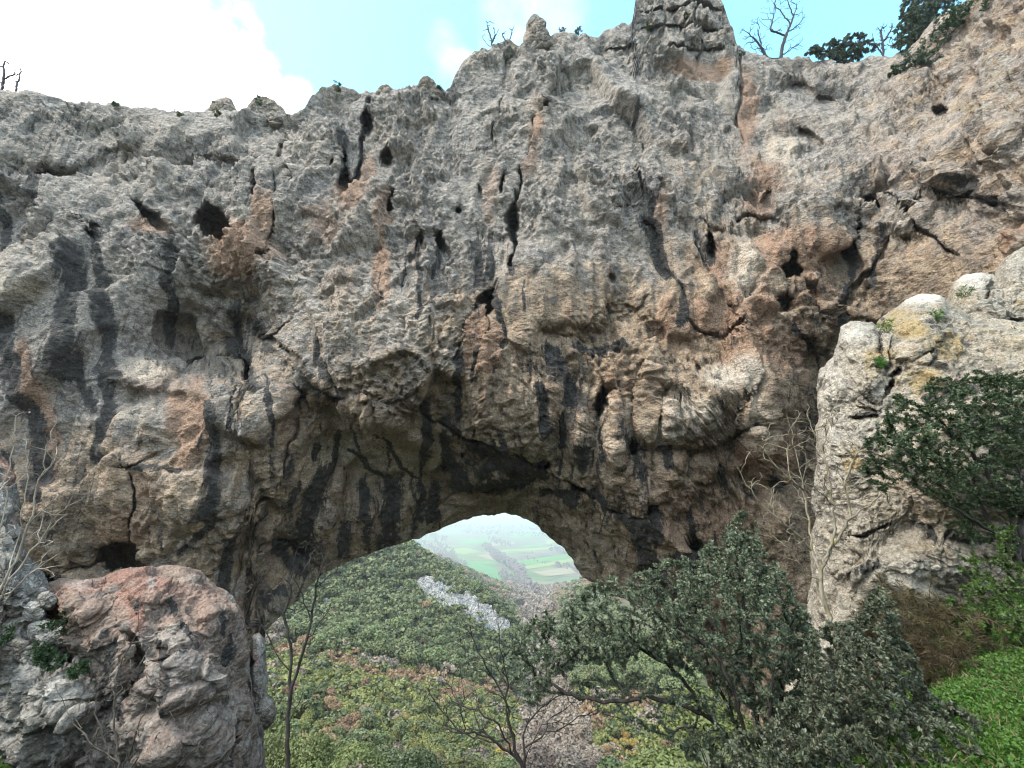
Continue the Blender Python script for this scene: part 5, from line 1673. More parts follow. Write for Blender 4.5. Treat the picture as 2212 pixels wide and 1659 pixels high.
# ---- the dark tree leaning in from the right edge
Yr = 7.6
plant('evergreen_tree', 'dark evergreen tree leaning in from the right edge across the pale outcrop', 'tree', None,
      [[(2300, 1420, Yr), (2230, 1290, Yr), (2195, 1200, Yr), (2150, 1150, Yr - .2), (2080, 1110, Yr - .3), (2000, 1060, Yr - .4)], [(2200, 1210, Yr), (2180, 1100, Yr), (2120, 1000, Yr), (2040, 920, Yr - .1)], [(2210, 1230, Yr), (2200, 1080, Yr + .2), (2190, 950, Yr + .2), (2160, 850, Yr + .2)],
       [(2230, 1290, Yr), (2120, 1215, Yr - .1), (2040, 1180, Yr - .1), (1980, 1120, Yr)], [(2150, 1150, Yr), (2090, 1040, Yr + .2), (2010, 990, Yr + .2), (1930, 960, Yr + .2)]],
      [([(1868, 950), (1900, 900), (1930, 850), (1990, 870), (2010, 815), (2060, 820), (2110, 800), (2180, 810), (2260, 780), (2300, 900), (2280, 1080), (2200, 1120), (2130, 1090), (2060, 1110), (2010, 1070), (1975, 1050), (1930, 1010), (1890, 1000)], 1150, Yr, 1.2, 0),
       ([(2000, 1100), (2120, 1110), (2200, 1150), (2210, 1200), (2100, 1180)], 60, Yr - .1, .5, 20), ([(1850, 1010), (1890, 980), (1930, 1030), (1900, 1070)], 24, Yr, .3, 6)],
      M_BARK_D, M_HOLM, tip=.0035, power=.46, maxr=.13, seed=23, step=.12, per=(46, 84), leaf=.05, wid=.45, last=.9, up=.45)

# ---- pale-barked bare tree before the pale outcrop
Yp = 8.6
TW = [(1585, 1040), (1600, 990), (1650, 940), (1690, 880), (1740, 860), (1800, 850), (1830, 880), (1900, 960), (1970, 1000), (1980, 1040), (1920, 1100), (1880, 1090), (1840, 1150), (1810, 1090), (1760, 1130), (1700, 1130), (1640, 1090)]
plant('bare_tree', 'leafless tree with pale lichened bark before the left edge of the pale outcrop', 'tree', None,
      [[(1830, 1560, Yp), (1815, 1430, Yp), (1800, 1389, Yp), (1791, 1326, Yp), (1777, 1284, Yp), (1770, 1239, Yp), (1791, 1187, Yp), (1805, 1146, Yp), (1798, 1104, Yp), (1795, 1062, Yp), (1788, 1010, Yp), (1777, 972, Yp + .1), (1753, 923, Yp + .2), (1740, 880, Yp + .2)],
       [(1777, 1225, Yp), (1812, 1163, Yp), (1833, 1121, Yp - .1), (1878, 1090, Yp - .2), (1930, 1040, Yp - .3), (1972, 990, Yp - .3)], [(1770, 1235, Yp), (1753, 1187, Yp + .2), (1746, 1118, Yp + .3), (1738, 1060, Yp + .3), (1715, 960, Yp + .4), (1700, 890, Yp + .4)],
       [(1750, 1184, Yp + .2), (1708, 1142, Yp), (1659, 1104, Yp), (1612, 1050, Yp), (1592, 1005, Yp)], [(1777, 972, Yp), (1791, 906, Yp), (1809, 866, Yp)], [(1840, 1121, Yp), (1820, 1040, Yp), (1850, 980, Yp)], [(1738, 1060, Yp), (1680, 1010, Yp), (1640, 960, Yp)], [(1798, 1090, Yp), (1760, 1050, Yp - .2), (1720, 1030, Yp - .2)],
       [(1791, 1330, Yp), (1830, 1290, Yp - .2), (1880, 1275, Yp - .3)], [(1750, 1250, Yp), (1700, 1180, Yp - .2), (1640, 1150, Yp - .3)]],
      [(TW, 250, Yp, .8, 0), ([(1640, 1090), (1720, 1100), (1760, 1170), (1720, 1230), (1650, 1150)], 40, Yp, .4, 0)],
      M_BARK_P, None, tip=.0052, power=.38, maxr=.08, seed=24, step=.10, bend=.5)

# ---- thin dark sapling by the boulder
Ys = 6.6
plant('bare_tree', 'thin dark leafless sapling standing just right of the red-topped boulder', 'tree', None,
      [[(617, 1760, Ys), (618, 1659, Ys), (622, 1580, Ys), (626, 1510, Ys), (627, 1447, Ys), (625, 1395, Ys), (617, 1330, Ys), (609, 1305, Ys), (590, 1291, Ys + .1), (568, 1282, Ys + .1)], [(630, 1490, Ys), (642, 1444, Ys), (663, 1382, Ys), (673, 1333, Ys), (684, 1274, Ys), (687, 1246, Ys), (715, 1184, Ys), (722, 1155, Ys)],
       [(626, 1447, Ys), (605, 1425, Ys - .1), (587, 1406, Ys - .1), (581, 1372, Ys - .1), (562, 1345, Ys - .1), (543, 1305, Ys - .1)], [(622, 1580, Ys), (634, 1540, Ys), (646, 1510, Ys - .1), (655, 1494, Ys - .1), (674, 1480, Ys - .2)], [(640, 1514, Ys), (615, 1512, Ys - .1), (600, 1518, Ys - .1), (586, 1508, Ys - .1), (572, 1494, Ys - .2)],
       [(617, 1330, Ys), (622, 1290, Ys), (632, 1230, Ys + .1), (640, 1190, Ys + .1)], [(673, 1333, Ys), (650, 1290, Ys), (640, 1240, Ys)], [(684, 1274, Ys), (700, 1250, Ys), (730, 1230, Ys + .1), (756, 1172, Ys + .1)], [(653, 1496, Ys), (660, 1450, Ys - .1), (666, 1440, Ys - .1)], [(663, 1382, Ys), (690, 1350, Ys), (720, 1300, Ys)]],
      [([(535, 1300), (560, 1240), (600, 1220), (640, 1170), (690, 1160), (730, 1170), (750, 1210), (720, 1280), (700, 1330), (650, 1330), (600, 1330), (560, 1340)], 150, Ys, .45, 0), ([(600, 1330), (700, 1340), (690, 1400), (640, 1420)], 10, Ys, .3, 0)],
      M_BARK_D, None, tip=.0032, power=.46, maxr=.050, seed=25, step=.10, bend=.55)

# ---- leafless shrub, bottom centre
Yv = 5.4
plant('bare_shrub', 'leafless dark shrub with long arching stems at the bottom edge, left of the big evergreen', 'shrub', None,
      [[(1122, 1760, Yv), (1130, 1645, Yv), (1132, 1597, Yv), (1139, 1555, Yv), (1150, 1520, Yv)], [(1128, 1660, Yv), (1112, 1630, Yv), (1104, 1597, Yv), (1101, 1555, Yv), (1085, 1500, Yv), (1052, 1445, Yv), (1030, 1400, Yv), (1010, 1360, Yv), (986, 1325, Yv)],
       [(1112, 1640, Yv), (1060, 1590, Yv - .1), (979, 1580, Yv - .2), (948, 1562, Yv - .2), (915, 1535, Yv - .2), (885, 1520, Yv - .2)], [(1104, 1600, Yv), (1028, 1600, Yv + .2), (990, 1575, Yv + .2), (960, 1545, Yv + .2), (930, 1505, Yv + .2), (920, 1480, Yv + .2)], [(1101, 1555, Yv), (1090, 1460, Yv), (1080, 1378, Yv), (1073, 1320, Yv)],
       [(1112, 1640, Yv), (1080, 1560, Yv - .2), (1040, 1540, Yv - .2), (985, 1520, Yv - .2), (950, 1490, Yv - .2)], [(1132, 1610, Yv), (1191, 1583, Yv - .1), (1243, 1552, Yv - .1), (1290, 1530, Yv - .1), (1310, 1500, Yv - .1)], [(1130, 1650, Yv), (1160, 1592, Yv), (1180, 1588, Yv)], [(1095, 1480, Yv), (1060, 1420, Yv + .2), (1040, 1350, Yv + .2), (1030, 1290, Yv + .2)], [(1139, 1560, Yv), (1200, 1500, Yv), (1260, 1480, Yv)]],
      [([(900, 1500), (960, 1440), (1000, 1340), (1080, 1300), (1120, 1360), (1140, 1460), (1250, 1490), (1310, 1540), (1200, 1600), (1140, 1570), (1050, 1590), (960, 1600)], 210, Yv, .5, 0), ([(890, 1530), (960, 1490), (1040, 1560), (1000, 1620)], 24, Yv, .3, 0)],
      M_BARK_D, None, tip=.0027, power=.44, maxr=.028, seed=26, step=.09, bend=.5)

# ---- pale twigs at the left edge
Yt = 4.2
plant('bare_shrub', 'pale dry twigs of a leafless shrub reaching in from the left edge', 'shrub', None,
      [[(-160, 1560, Yt), (-70, 1400, Yt), (20, 1235, Yt), (60, 1140, Yt), (95, 1010, Yt), (118, 895, Yt)], [(-70, 1400, Yt), (0, 1290, Yt - .1), (60, 1200, Yt - .1), (130, 1110, Yt - .1), (185, 1045, Yt - .1)], [(20, 1235, Yt), (40, 1160, Yt + .1), (55, 1060, Yt + .1), (60, 980, Yt + .1)], [(-70, 1400, Yt), (-30, 1240, Yt), (10, 1120, Yt), (20, 1000, Yt), (35, 900, Yt)], [(0, 1300, Yt), (80, 1230, Yt), (140, 1180, Yt)], [(60, 1140, Yt), (110, 1080, Yt), (150, 1060, Yt)], [(-60, 1300, Yt), (-10, 1180, Yt), (0, 1060, Yt)]],
      [([(-20, 900), (60, 870), (125, 890), (170, 1040), (190, 1150), (120, 1260), (20, 1280), (-30, 1200)], 60, Yt, .35, 0)], M_BARK_T, None, tip=.0034, power=.38, maxr=.03, seed=27, step=.08, bend=.4)

# ---- thin brush in front of the boulder
Yq = 6.4
plant('bare_shrub', 'tangle of thin leafless stems against the foot of the red-topped boulder', 'shrub', None,
      [[(260, 1780, Yq), (256, 1659, Yq), (246, 1560, Yq), (250, 1480, Yq), (262, 1420, Yq), (298, 1370, Yq), (300, 1280, Yq)], [(256, 1690, Yq), (290, 1590, Yq), (330, 1500, Yq), (390, 1400, Yq)], [(258, 1700, Yq), (230, 1600, Yq), (200, 1540, Yq), (215, 1440, Yq)], [(262, 1720, Yq), (320, 1640, Yq), (400, 1560, Yq), (450, 1500, Yq)], [(258, 1680, Yq), (340, 1600, Yq), (380, 1520, Yq), (420, 1440, Yq)], [(262, 1740, Yq), (380, 1660, Yq), (440, 1600, Yq)], [(254, 1650, Yq), (170, 1580, Yq - .1), (118, 1480, Yq - .1)], [(262, 1740, Yq), (480, 1640, Yq), (530, 1580, Yq), (600, 1510, Yq)]],
      [([(150, 1500), (240, 1420), (300, 1380), (400, 1420), (450, 1500), (470, 1600), (400, 1659), (200, 1659), (160, 1580)], 110, Yq, .4, 0)], M_BARK_G, None, tip=.0042, power=.36, maxr=.022, seed=28, step=.09, bend=.6)

# ---- trees on the crest
def crest_tree(label, base_u, back, stems, crowns, seed, tip, maxr, mat=M_BARK_S, lm=None, per=(10, 18), leaf=.2, name='bare_tree', power=.5, step=.35):
    b0 = rim(base_u, back)
    Y = b0[1]
    st = [[(u, v, Y + dy) for u, v, dy in s] for s in stems]
    cr = [(po, n, Y, sp, cl) for po, n, sp, cl in crowns]
    return plant(name, label, 'tree' if 'tree' in name else 'bush', None, st, cr, mat, lm, tip=tip, power=power, maxr=maxr, seed=seed, step=step, per=per, leaf=leaf, bend=.5, last=.9)


crest_tree('tall bare tree with forked trunk on the crest right of the rock tower', 1690, 1.5,
           [[(1684, 150, 0), (1687, 121, 0), (1692, 95, 0), (1698, 76, 0), (1708, 52, 0), (1714, 36, 0), (1720, 18, .4)], [(1698, 76, 0), (1680, 72, -.3), (1664, 66, -.5), (1648, 52, -.6), (1638, 40, -.7)], [(1708, 52, 0), (1690, 30, .4), (1672, 10, .6), (1660, -10, .6)], [(1700, 72, 0), (1722, 56, .4), (1739, 33, .6)], [(1692, 95, 0), (1716, 80, -.5), (1730, 70, -.8)], [(1672, 130, .3), (1656, 126, .3), (1648, 108, .3), (1630, 84, .2), (1610, 66, 0), (1596, 62, 0)], [(1648, 108, .3), (1640, 80, .5), (1636, 60, .6)], [(1664, 66, 0), (1670, 40, .3), (1676, 18, .3)], [(1714, 36, 0), (1704, 10, -.4), (1700, -10, -.5)], [(1690, 120, 0), (1712, 104, .4), (1730, 92, .5)]],
           [([(1594, 70), (1610, 50), (1640, 30), (1650, -10), (1720, -15), (1745, 30), (1738, 60), (1720, 70), (1700, 60), (1660, 80), (1650, 120), (1620, 110)], 230, 1.2, 0), ([(1600, 80), (1650, 80), (1680, 110), (1640, 128), (1610, 122)], 50, .9, 0), ([(1705, 90), (1735, 75), (1745, 100), (1715, 115)], 20, .6, 0)], 41, .024, .26)
crest_tree('small bare sapling on the crest left of the rock needle', 1064, 1.2, [[(1068, 130, 0), (1064, 105, 0), (1060, 80, 0), (1053, 58, 0), (1050, 42, 0)], [(1064, 105, 0), (1048, 92, 0), (1042, 78, 0)], [(1062, 92, 0), (1072, 75, 0), (1078, 62, 0)]], [([(1040, 80), (1048, 50), (1060, 44), (1074, 60), (1076, 84), (1060, 92)], 24, .5, 0)], 42, .045, .12)
crest_tree('forked bare twig close left of the rock needle', 1096, 1.2, [[(1096, 115, 0), (1092, 98, 0), (1090, 84, 0), (1084, 70, 0)], [(1094, 100, 0), (1102, 82, 0), (1108, 62, 0), (1111, 54, 0)]], [([(1080, 90), (1090, 60), (1110, 52), (1112, 80)], 9, .4, 0)], 43, .042, .09)
crest_tree('bare tree on the far left crest against the white cloud', 24, 1.5, [[(2, 220, 0), (4, 196, 0), (8, 170, 0), (8, 138, 0), (14, 128, 0)], [(34, 220, 0), (34, 196, 0), (40, 170, 0), (46, 150, 0)], [(8, 170, 0), (24, 162, 0), (38, 160, 0)], [(-20, 200, 0), (-8, 180, 0), (6, 176, 0)]], [([(-20, 200), (-10, 150), (14, 126), (46, 140), (54, 170), (40, 185)], 50, .8, 0)], 44, .045, .15)
crest_tree('thin bare tree on the crest beside the dark evergreen at the upper right', 1905, 1.5, [[(1912, 150, 0), (1908, 120, 0), (1906, 92, 0), (1902, 70, 0), (1908, 50, 0)], [(1908, 120, 0), (1888, 92, 0), (1884, 72, 0)], [(1906, 92, 0), (1922, 70, 0), (1930, 48, 0)]], [([(1880, 110), (1884, 66), (1910, 48), (1940, 50), (1940, 110)], 70, .9, 0)], 45, .035, .14)
crest_tree('rounded dark evergreen bush on the crest between the bare tree and the slope', 1830, 1.2, [[(1836, 160, 0), (1828, 130, 0), (1820, 108, 0), (1814, 96, 0)], [(1830, 135, 0), (1858, 110, 0), (1868, 92, 0)], [(1830, 140, 0), (1790, 120, 0), (1770, 114, 0)]],
           [([(1738, 118), (1752, 100), (1778, 98), (1792, 84), (1812, 88), (1830, 74), (1862, 70), (1882, 84), (1900, 92), (1892, 116), (1860, 126), (1850, 146), (1800, 140), (1770, 128)], 260, 1.6, 60)], 46, .03, .2, M_BARK_D, M_CREST, (50, 90), .26, 'evergreen_bush')
crest_tree('dark evergreen tree leaning out over the crest at the upper right corner', 1990, 1.5, [[(2010, 150, 0), (1990, 110, 0), (1976, 80, 0), (1970, 40, 0)], [(1990, 110, 0), (1950, 84, 0), (1934, 66, 0)], [(1985, 100, 0), (2010, 50, 0), (2020, 0, 0)], [(1976, 80, 0), (1950, 30, 0), (1960, -20, 0)]],
           [([(1925, 110), (1934, 60), (1945, 20), (1950, -20), (2090, -30), (2060, 20), (2020, 50), (2000, 84), (1980, 110), (1950, 120)], 460, 2.0, 110)], 47, .03, .25, M_BARK_D, M_CREST, (46, 80), .26, 'evergreen_tree')


# ---- bushes and ferns made of leaf sprays, rooted on rock
def spray(name, label, cat, u, v, Y, size, mat, seed, n=14, leaf=.05, per=26, droop=.3, upw=.8, wood=None, group=None, wid=.4, face=(0, -1, .3), tip=None, lean=None, tint=(.4, .22)):
    r = np.random.default_rng(seed)
    b0 = at(u, v, Y)
    w = Wood(seed, size / 6)
    w.stem(np.array([b0 + np.array([0, .25 * size, -.25 * size]), b0, b0 + np.array([0, 0, size * .15])]), False)
    f = np.array(face, float)
    T = []
    for _ in range(n):
        d = r.normal(size=3)
        d /= np.linalg.norm(d)
        d = d * .75 + f / np.linalg.norm(f) * .45 + np.array([0, 0, upw * .5])
        t = b0 + d * size * r.uniform(.5, 1.0)
        t[2] -= droop * size * r.uniform(0, .6)
        T.append(t)
    tips = w.reach(np.array(T), .3)
    root = empty(name, w.pos[0], label, cat, group)
    rad = w.radii(tip or size * .006, .4, size * .05)
    V, Fq = w.mesh(rad, 4)
    make('stem', V, Fq, wood or M_BARK_G, root)
    p, d = w.leaf_spots(tips, per, .95)
    V, Fq = leaves(p, d, leaf, r, wid, .9, .5)
    tt = np.clip(r.normal(tint[0], tint[1], len(p)), 0, .92)
    make('foliage', V, Fq, mat, root, None, False, np.concatenate([tt, tt]))
    return root


for i, (u, v, Y, s, lb) in enumerate([(140, 1348, 7.1, .24, 'dark fern growing from the red soil above the loose grey stones'), (125, 1424, 7.0, .20, 'dark fern spilling over stones under the split stone'), (180, 1448, 6.95, .18, 'little fern below the half hidden grey stone'),
                                      (20, 1366, 7.0, .24, 'fern clump close to the left edge above the squat stone'), (100, 1410, 7.0, .22, 'tiny fern tucked between the rubble stones')]):
    spray('fern', lb, 'fern', u, v, Y, s, M_FERN, 800 + i, 22, .05, 26, .5, .3, group='ferns on the left bank')

YR = lambda u, b=0: float(rim(u, b)[1])
for i, (u, v, Y, s, lb) in enumerate([(2075, 40, 34.5, 2.2, 'green bush high on the upper right slope near the top edge'), (2030, 84, 36.0, 2.4, 'dark green bush on the upper right slope under the leaning evergreen'), (2000, 130, 36.6, 2.1, 'green shrub low on the upper right slope where it meets the crest'),
                                      (2140, 18, 32.0, 1.6, 'fresh green bush near the top edge on the right slope'), (1960, 150, 37.6, 1.6, 'little shrub hanging under the crest below the leaning evergreen'), (2085, 165, 33.5, .9, 'brownish green bush alone on the right slope'), (2050, 60, 34.8, 2.2, 'bush on the right slope between two larger green bushes'), (1930, 165, 38.6, .9, 'small green shrub on the crest ledge left of the hanging shrub')]):
    spray('bush', lb, 'bush', u, v, Y, s, M_CREST if i in (1, 2, 4) else M_FERN, 820 + i, 34, .26, 34, .3, .6)
for i, (u, v, Y, s, lb) in enumerate([(1910, 716, 9.8, .26, 'grass tuft in the notch at the top of the pale outcrop'), (1900, 790, 9.6, .16, 'thin green tuft in the crack of the pale outcrop'), (2020, 690, 9.8, .20, 'green tuft on the shoulder of the pale outcrop'), (2080, 640, 10.6, .22, 'green tuft at the foot of the blocky rock on the right'), (2190, 735, 10.2, .3, 'green tuft by the right edge between the two pale rocks')]):
    spray('grass_tuft', lb, 'grass tuft', u, v, Y, s, M_HERB, 840 + i, 16, .10, 16, .3, .9, wid=.14)
CT = [(560, 224, -2.2, .8, 'dark green tuft on the crest boulder left of the step', M_CREST), (1098, 128, -.6, .9, 'dark green tuft on the crest below the forked bare twig', M_CREST), (1215, 70, .4, .7, 'tiny shrub on the crest right of the needle', M_CREST), (1250, 72, .4, .8, 'low shrub on the crest midway between needle and tower', M_CREST), (730, 196, -2.4, .8, 'grass tuft on the broad crest hump right of the two boulders', M_TUFT), (390, 252, -.6, .7, 'grass tuft on the low left crest', M_TUFT), (470, 250, -2.6, .6, 'dry tuft at the foot of the lumpy crest boulder', M_TUFT), (1480, 40, -1, .7, 'grass tuft on a ledge of the rock tower', M_TUFT), (1400, 62, -1., .7, 'grass tuft at the foot of the rock tower', M_TUFT), (1600, 122, -.6, .7, 'dark tuft in the corner right of the rock tower', M_CREST), (950, 195, -.4, .5, 'little tuft on the step right of the pointed boulder', M_CREST), (250, 228, -.4, .5, 'small tuft on the smooth left crest', M_CREST)]
for i, (u, v, dy, s, lb, mt) in enumerate(CT):
    spray('tuft', lb, 'tuft', u, v, YR(u) + dy, s, mt, 860 + i, 16, .22, 22, .2, .7)


# ---- shrubs on the slope under the arch
def slope_shrub(label, u, v, Y, hgt, wid_, mat, seed, n=2600, leaf=.09, name='shrub', tr=M_BARK_G):
    """crown top at survey (u, v)"""
    top = at(u, v, Y)
    r = np.random.default_rng(seed)
    V, t = crown_mesh(n, seed, (1, 1, 1), leaf / (hgt * .55), asp=.10 if name == 'dry_bush' else .6, up=0.)
    V = V * np.array([wid_, wid_, hgt / 1.75])
    gz = float(ground(top[0], top[1])[0])
    zb = top[2] - hgt
    root = empty(name, (top[0], top[1], gz), label, 'shrub')
    w = Wood(seed, .25)
    w.stem(np.array([[top[0], top[1], gz - .3], [top[0], top[1], (gz + zb) / 2], [top[0] + .1, top[1], zb + hgt * .4]]), False)
    for k in range(9):
        a = r.uniform(0, 6.28)
        w.stem(np.array([[top[0], top[1], gz + (zb - gz) * r.uniform(.2, .9)], [top[0] + math.cos(a) * wid_ * .4, top[1] + math.sin(a) * wid_ * .4, zb + hgt * .35], [top[0] + math.cos(a) * wid_ * .8, top[1] + math.sin(a) * wid_ * .8, zb + hgt * r.uniform(.4, .75)]]))
    Vw, Fw = w.mesh(w.radii(.02, .5, .12), 5)
    make('trunk', Vw, Fw, tr, root)
    k = len(V) // 4
    make('crown', V + np.array([top[0], top[1], zb]), np.arange(4 * k).reshape(k, 4), mat, root, None, False, t)


slope_shrub('dark rounded evergreen shrub at the bottom edge under the arch', 862, 1578, 24, 3.6, 2.5, M_HOLM, 901, 9000, .055)
slope_shrub('grey-green airy shrub left of the dark rounded one at the bottom', 742, 1590, 21, 3.2, 2.1, M_OAK, 902, 7000, .05)
slope_shrub('large grey-green shrub right beside the trunk of the sapling', 668, 1556, 22, 4.2, 2.4, M_OAK, 903, 8000, .05)
slope_shrub('green shrub between the upright slab and the sapling', 592, 1540, 23, 4.2, 1.9, M_OAK, 904, 7000, .05)
slope_shrub('sparse bare grey shrub low beside the dark rounded one', 790, 1640, 18, 2.4, 1.9, M_BARE, 905, 1800, .06)
slope_shrub('green shrub at the bottom edge between dark shrub and arching stems', 950, 1628, 26, 3.0, 2.8, M_OAK, 906, 7000, .055)


M_HEDGE = leaf_material('hedge leaves', (.028, .058, .012), (.085, .135, .034), (.13, .14, .05), .5, .25, .3)
slope_shrub('green scrub glimpsed between the stems of the big evergreen bush', 1520, 1480, 26, 3.6, 3.2, M_OAK, 908, 9000, .06)
slope_shrub('dull green scrub glimpsed low behind the stems of the big evergreen bush', 1440, 1590, 17, 2.6, 2.2, M_OAK, 909, 8000, .05)
slope_shrub('green scrub filling the gap behind the lower spreading bush', 1640, 1570, 16, 3.0, 2.2, M_OAK, 910, 8000, .05)
for i, (u, v, Y, sz, mt, n_, lf, wd, nm, ct, lb) in enumerate([
        (1925, 1405, 6.5, .75, M_DRY, 90, .10, .07, 'dry_bush', 'dry bush', 'brown dry brush mound on the bank left of the hedge'),
        (2030, 1400, 6.4, .70, M_DRY, 90, .10, .07, 'dry_bush', 'dry bush', 'brown dry brush between the mound and the green hedge on the bank'),
        (1985, 1455, 5.7, .50, M_DRY, 70, .09, .07, 'dry_bush', 'dry bush', 'low dry brown brush at the top of the bright green bank'),
        (2185, 1330, 6.6, .95, M_HEDGE, 110, .05, .5, 'shrub', 'shrub', 'green leafy hedge shrub at the right edge above the bank'),
        (2105, 1385, 6.2, .60, M_HEDGE, 80, .045, .5, 'shrub', 'shrub', 'lower green shrub beside the hedge at the right edge')]):
    spray(nm, lb, ct, u, v, Y, sz, mt, 921 + i, n_, lf, 70, .25, .9, wid=wd)


# ---- bank herbs, dry brush, hedge on the right
def ground_leaves(name, poly, n, mat, leaf, hgt, seed, wid=.6, kind='stuff', r0=2.4, up=.8, lift=0.):
    r = np.random.default_rng(seed)
    q = inside(poly, n, r)
    d = ray(q[:, 0], q[:, 1])
    hor = np.hypot(d[:, 0], d[:, 1])
    rr_ = np.exp(np.linspace(math.log(r0), math.log(16), 90))
    hit = np.full(n, -1.)
    for a in rr_:
        x, y, z = d[:, 0] / hor * a, d[:, 1] / hor * a, d[:, 2] / hor * a
        g_ = near_ground(x, y)
        m_ = (z < g_) & (hit < 0)
        hit[m_] = a
    ok = hit > 0
    x, y = (d[:, 0] / hor * hit)[ok], (d[:, 1] / hor * hit)[ok]
    x += r.normal(size=len(x)) * .08
    y += r.normal(size=len(x)) * .16
    h_ = fbm(np.stack([x * 1.6, y * 1.6, 0 * x], -1), 3, seed) * .5 + .6
    z = ground(x, y) + np.clip(h_, .1, 1.2) * hgt * r.random(len(x)) + lift
    p = np.stack([x, y, z], -1)
    dd = r.normal(size=p.shape) * .6 + np.array([0, 0, up])
    dd /= np.linalg.norm(dd, axis=1, keepdims=True)
    V, Fq = leaves(p, dd, leaf, r, wid, .7, .8)
    t = np.clip(.35 + .55 * (h_ - .5) + r.normal(0, .2, len(p)), 0, .92)
    o = make(name, V, Fq, mat, None, None, False, np.concatenate([t, t]))
    return tag(o, kind=kind)


ground_leaves('ground_herbs', [(1420, 1700), (1500, 1600), (1800, 1460), (2000, 1380), (2060, 1330), (2240, 1220), (2280, 1700)], 95000, M_HERB, .032, .14, 951, .7)
ground_leaves('ground_herbs', [(-40, 1540), (60, 1570), (160, 1600), (230, 1650), (260, 1700), (-40, 1720)], 9000, M_HERB, .06, .18, 952, .5)

M_STALK = leaf_material('dead grass stalks', (.10, .085, .045), (.24, .20, .11), None, .8, .2, .1)
ground_leaves('dead_grass', [(1420, 1700), (1500, 1600), (1800, 1470), (2000, 1390), (2060, 1340), (2240, 1230), (2280, 1700)], 6000, M_STALK, .085, .12, 953, .06, up=1.2)
ground_leaves('leaf_litter', [(1420, 1700), (1500, 1600), (1800, 1470), (2000, 1390), (2060, 1330), (2240, 1220), (2280, 1700)], 5000, M_DRY, .035, .13, 954, .6, up=.2)
HAZE, EXPOSURE = 0.00017, 2.22
# ================================================================== LIGHT, SKY, AIR
SUN_EL, SUN_AZ = math.radians(54), math.radians(242)      # azimuth clockwise from +Y (the view), i.e. behind the camera, left
w = bpy.data.worlds.new('World')
sc.world = w
w.use_nodes = True
g = NG(w.node_tree)
bg = w.node_tree.nodes['Background']
skyn = g.new('ShaderNodeTexSky', sky_type='NISHITA')
skyn.sun_disc = False
skyn.sun_elevation = SUN_EL
skyn.sun_rotation = SUN_AZ
skyn.air_density = 1.0
skyn.dust_density = .6
skyn.ozone_density = 1.0
tc = g.new('ShaderNodeTexCoord').outputs['Generated']
nz = g.noise(tc, 5.5, 8, .58)
nz2 = g.noise(tc, 2.2, 6, .6)


def dotd(u, v):
    d = ray(u, v)
    d = d / np.linalg.norm(d)
    n = g.new('ShaderNodeVectorMath', operation='DOT_PRODUCT')
    g.l.new(tc, n.inputs[0])
    n.inputs[1].default_value = [float(x) for x in d]
    return n.outputs['Value']


def sidedot(n3):
    n = g.new('ShaderNodeVectorMath', operation='DOT_PRODUCT')
    g.l.new(tc, n.inputs[0])
    n.inputs[1].default_value = [float(x) for x in n3]
    return n.outputs['Value']


# the big bank of cloud: everything on the left of a plane through two sky points
pa, pb = ray(440, -20), ray(610, 190)
nn = np.cross(pb, pa)
nn /= np.linalg.norm(nn)
if nn @ ray(100, 50) < 0:
    nn = -nn
side = sidedot(nn)
bank = g.step(g.math('ADD', side, g.math('MULTIPLY', g.math('SUBTRACT', nz, .5), .40)), -.035, .06)
wis = []
for (u, v, rad, amt) in [(960, 95, .045, .14), (985, 150, .05, .22), (645, 210, .035, .4), (1090, 40, .07, .16), (1180, 20, .07, .08)]:
    dd = dotd(u, v)
    f = g.step(dd, math.cos(rad * 1.5), 1.0, 0, 1.0)
    f = g.math('MULTIPLY', g.step(g.math('ADD', g.math('MULTIPLY', f, .45), g.math('SUBTRACT', nz, .5)), .18, .55), amt)
    wis.append(f)
cl = bank
for f in wis:
    cl = g.math('MAXIMUM', cl, f)
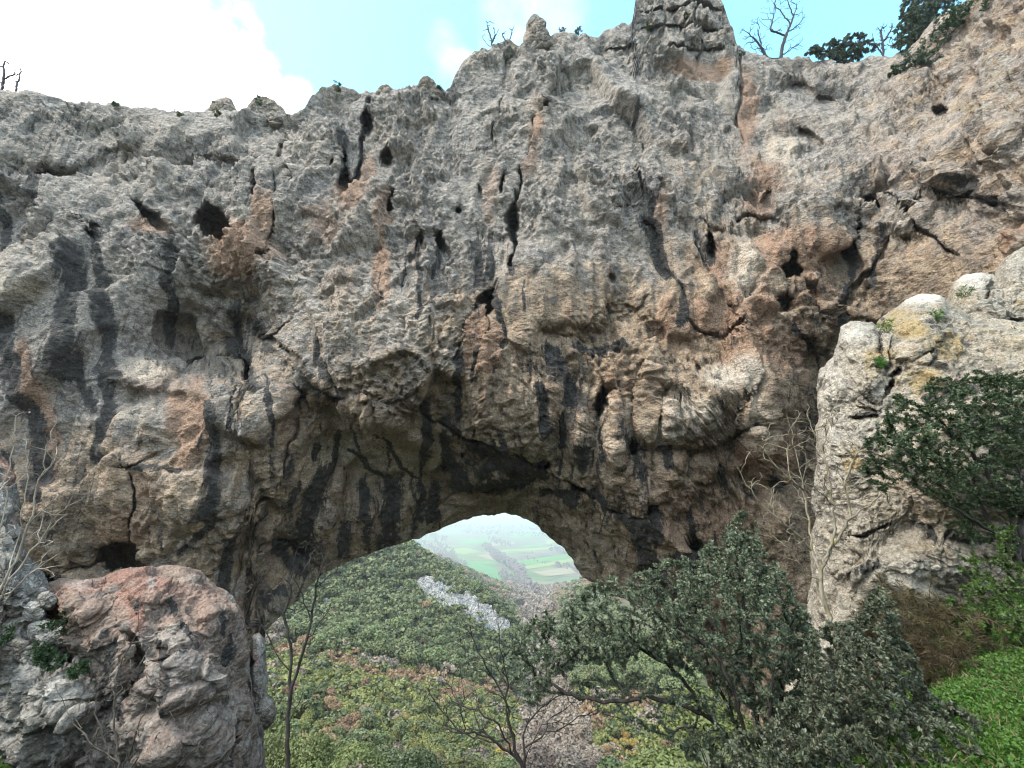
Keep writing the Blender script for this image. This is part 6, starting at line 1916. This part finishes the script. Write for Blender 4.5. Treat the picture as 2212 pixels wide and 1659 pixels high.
# broken cloud over the unseen dome behind the photographer, added to light the wall
behind = g.step(sidedot((0, -1, .2)), -.15, .25)
cl = g.math('MAXIMUM', cl, g.math('MULTIPLY', g.math('MULTIPLY', g.step(nz2, .38, .62), behind), .8))
skyc = g.mix(1., skyn.outputs[0], (.76, 1.22, 1.08), 'MULTIPLY')
cloudc = g.mix(g.step(nz, .3, .7), (7.4, 7.4, 7.3), (9, 8.9, 8.7))
colr = g.mix(cl, skyc, cloudc)
g.l.new(colr, bg.inputs[0])
bg.inputs[1].default_value = .15

sd = bpy.data.lights.new('sun', 'SUN')
sd.energy = 1.35
sd.angle = math.radians(12)
sd.color = (1., .90, .78)
so = bpy.data.objects.new('sun', sd)
COL.objects.link(so)
from mathutils import Vector
sdir = Vector((math.sin(SUN_AZ) * math.cos(SUN_EL), math.cos(SUN_AZ) * math.cos(SUN_EL), math.sin(SUN_EL)))
so.rotation_euler = sdir.to_track_quat('Z', 'Y').to_euler()
so.location = (0, 0, 80)

if HAZE:
    hm = bpy.data.materials.new('haze')
    hm.use_nodes = True
    t = hm.node_tree
    t.nodes.remove(t.nodes['Principled BSDF'])
    pv_ = t.nodes.new('ShaderNodeVolumePrincipled')
    pv_.inputs['Color'].default_value = (.60, .66, .70, 1)
    pv_.inputs['Density'].default_value = HAZE
    pv_.inputs['Anisotropy'].default_value = .2
    t.links.new(pv_.outputs[0], t.nodes['Material Output'].inputs['Volume'])
    s = 42000.
    z0, z1 = -330., 420.
    V8 = np.array([[x, y, z] for x in (-s, s) for y in (-s, s) for z in (z0, z1)], float)
    F6 = np.array([[0, 1, 3, 2], [4, 6, 7, 5], [0, 4, 5, 1], [2, 3, 7, 6], [0, 2, 6, 4], [1, 5, 7, 3]])
    tag(make('haze', V8, F6, hm, smooth=False), kind='stuff')

sc.view_settings.view_transform = 'Standard'
sc.view_settings.look = 'None'
sc.view_settings.exposure = EXPOSURE
sc.view_settings.gamma = 1
sc.render.engine = 'CYCLES'
sc.cycles.max_bounces = 6
sc.cycles.diffuse_bounces = 4
sc.cycles.filter_width = 1.15
sc.cycles.glossy_bounces = 2
sc.cycles.transmission_bounces = 3
sc.cycles.volume_bounces = 1
sc.cycles.transparent_max_bounces = 8
sc.cycles.use_denoising = True
print('done', time.time() - T0)
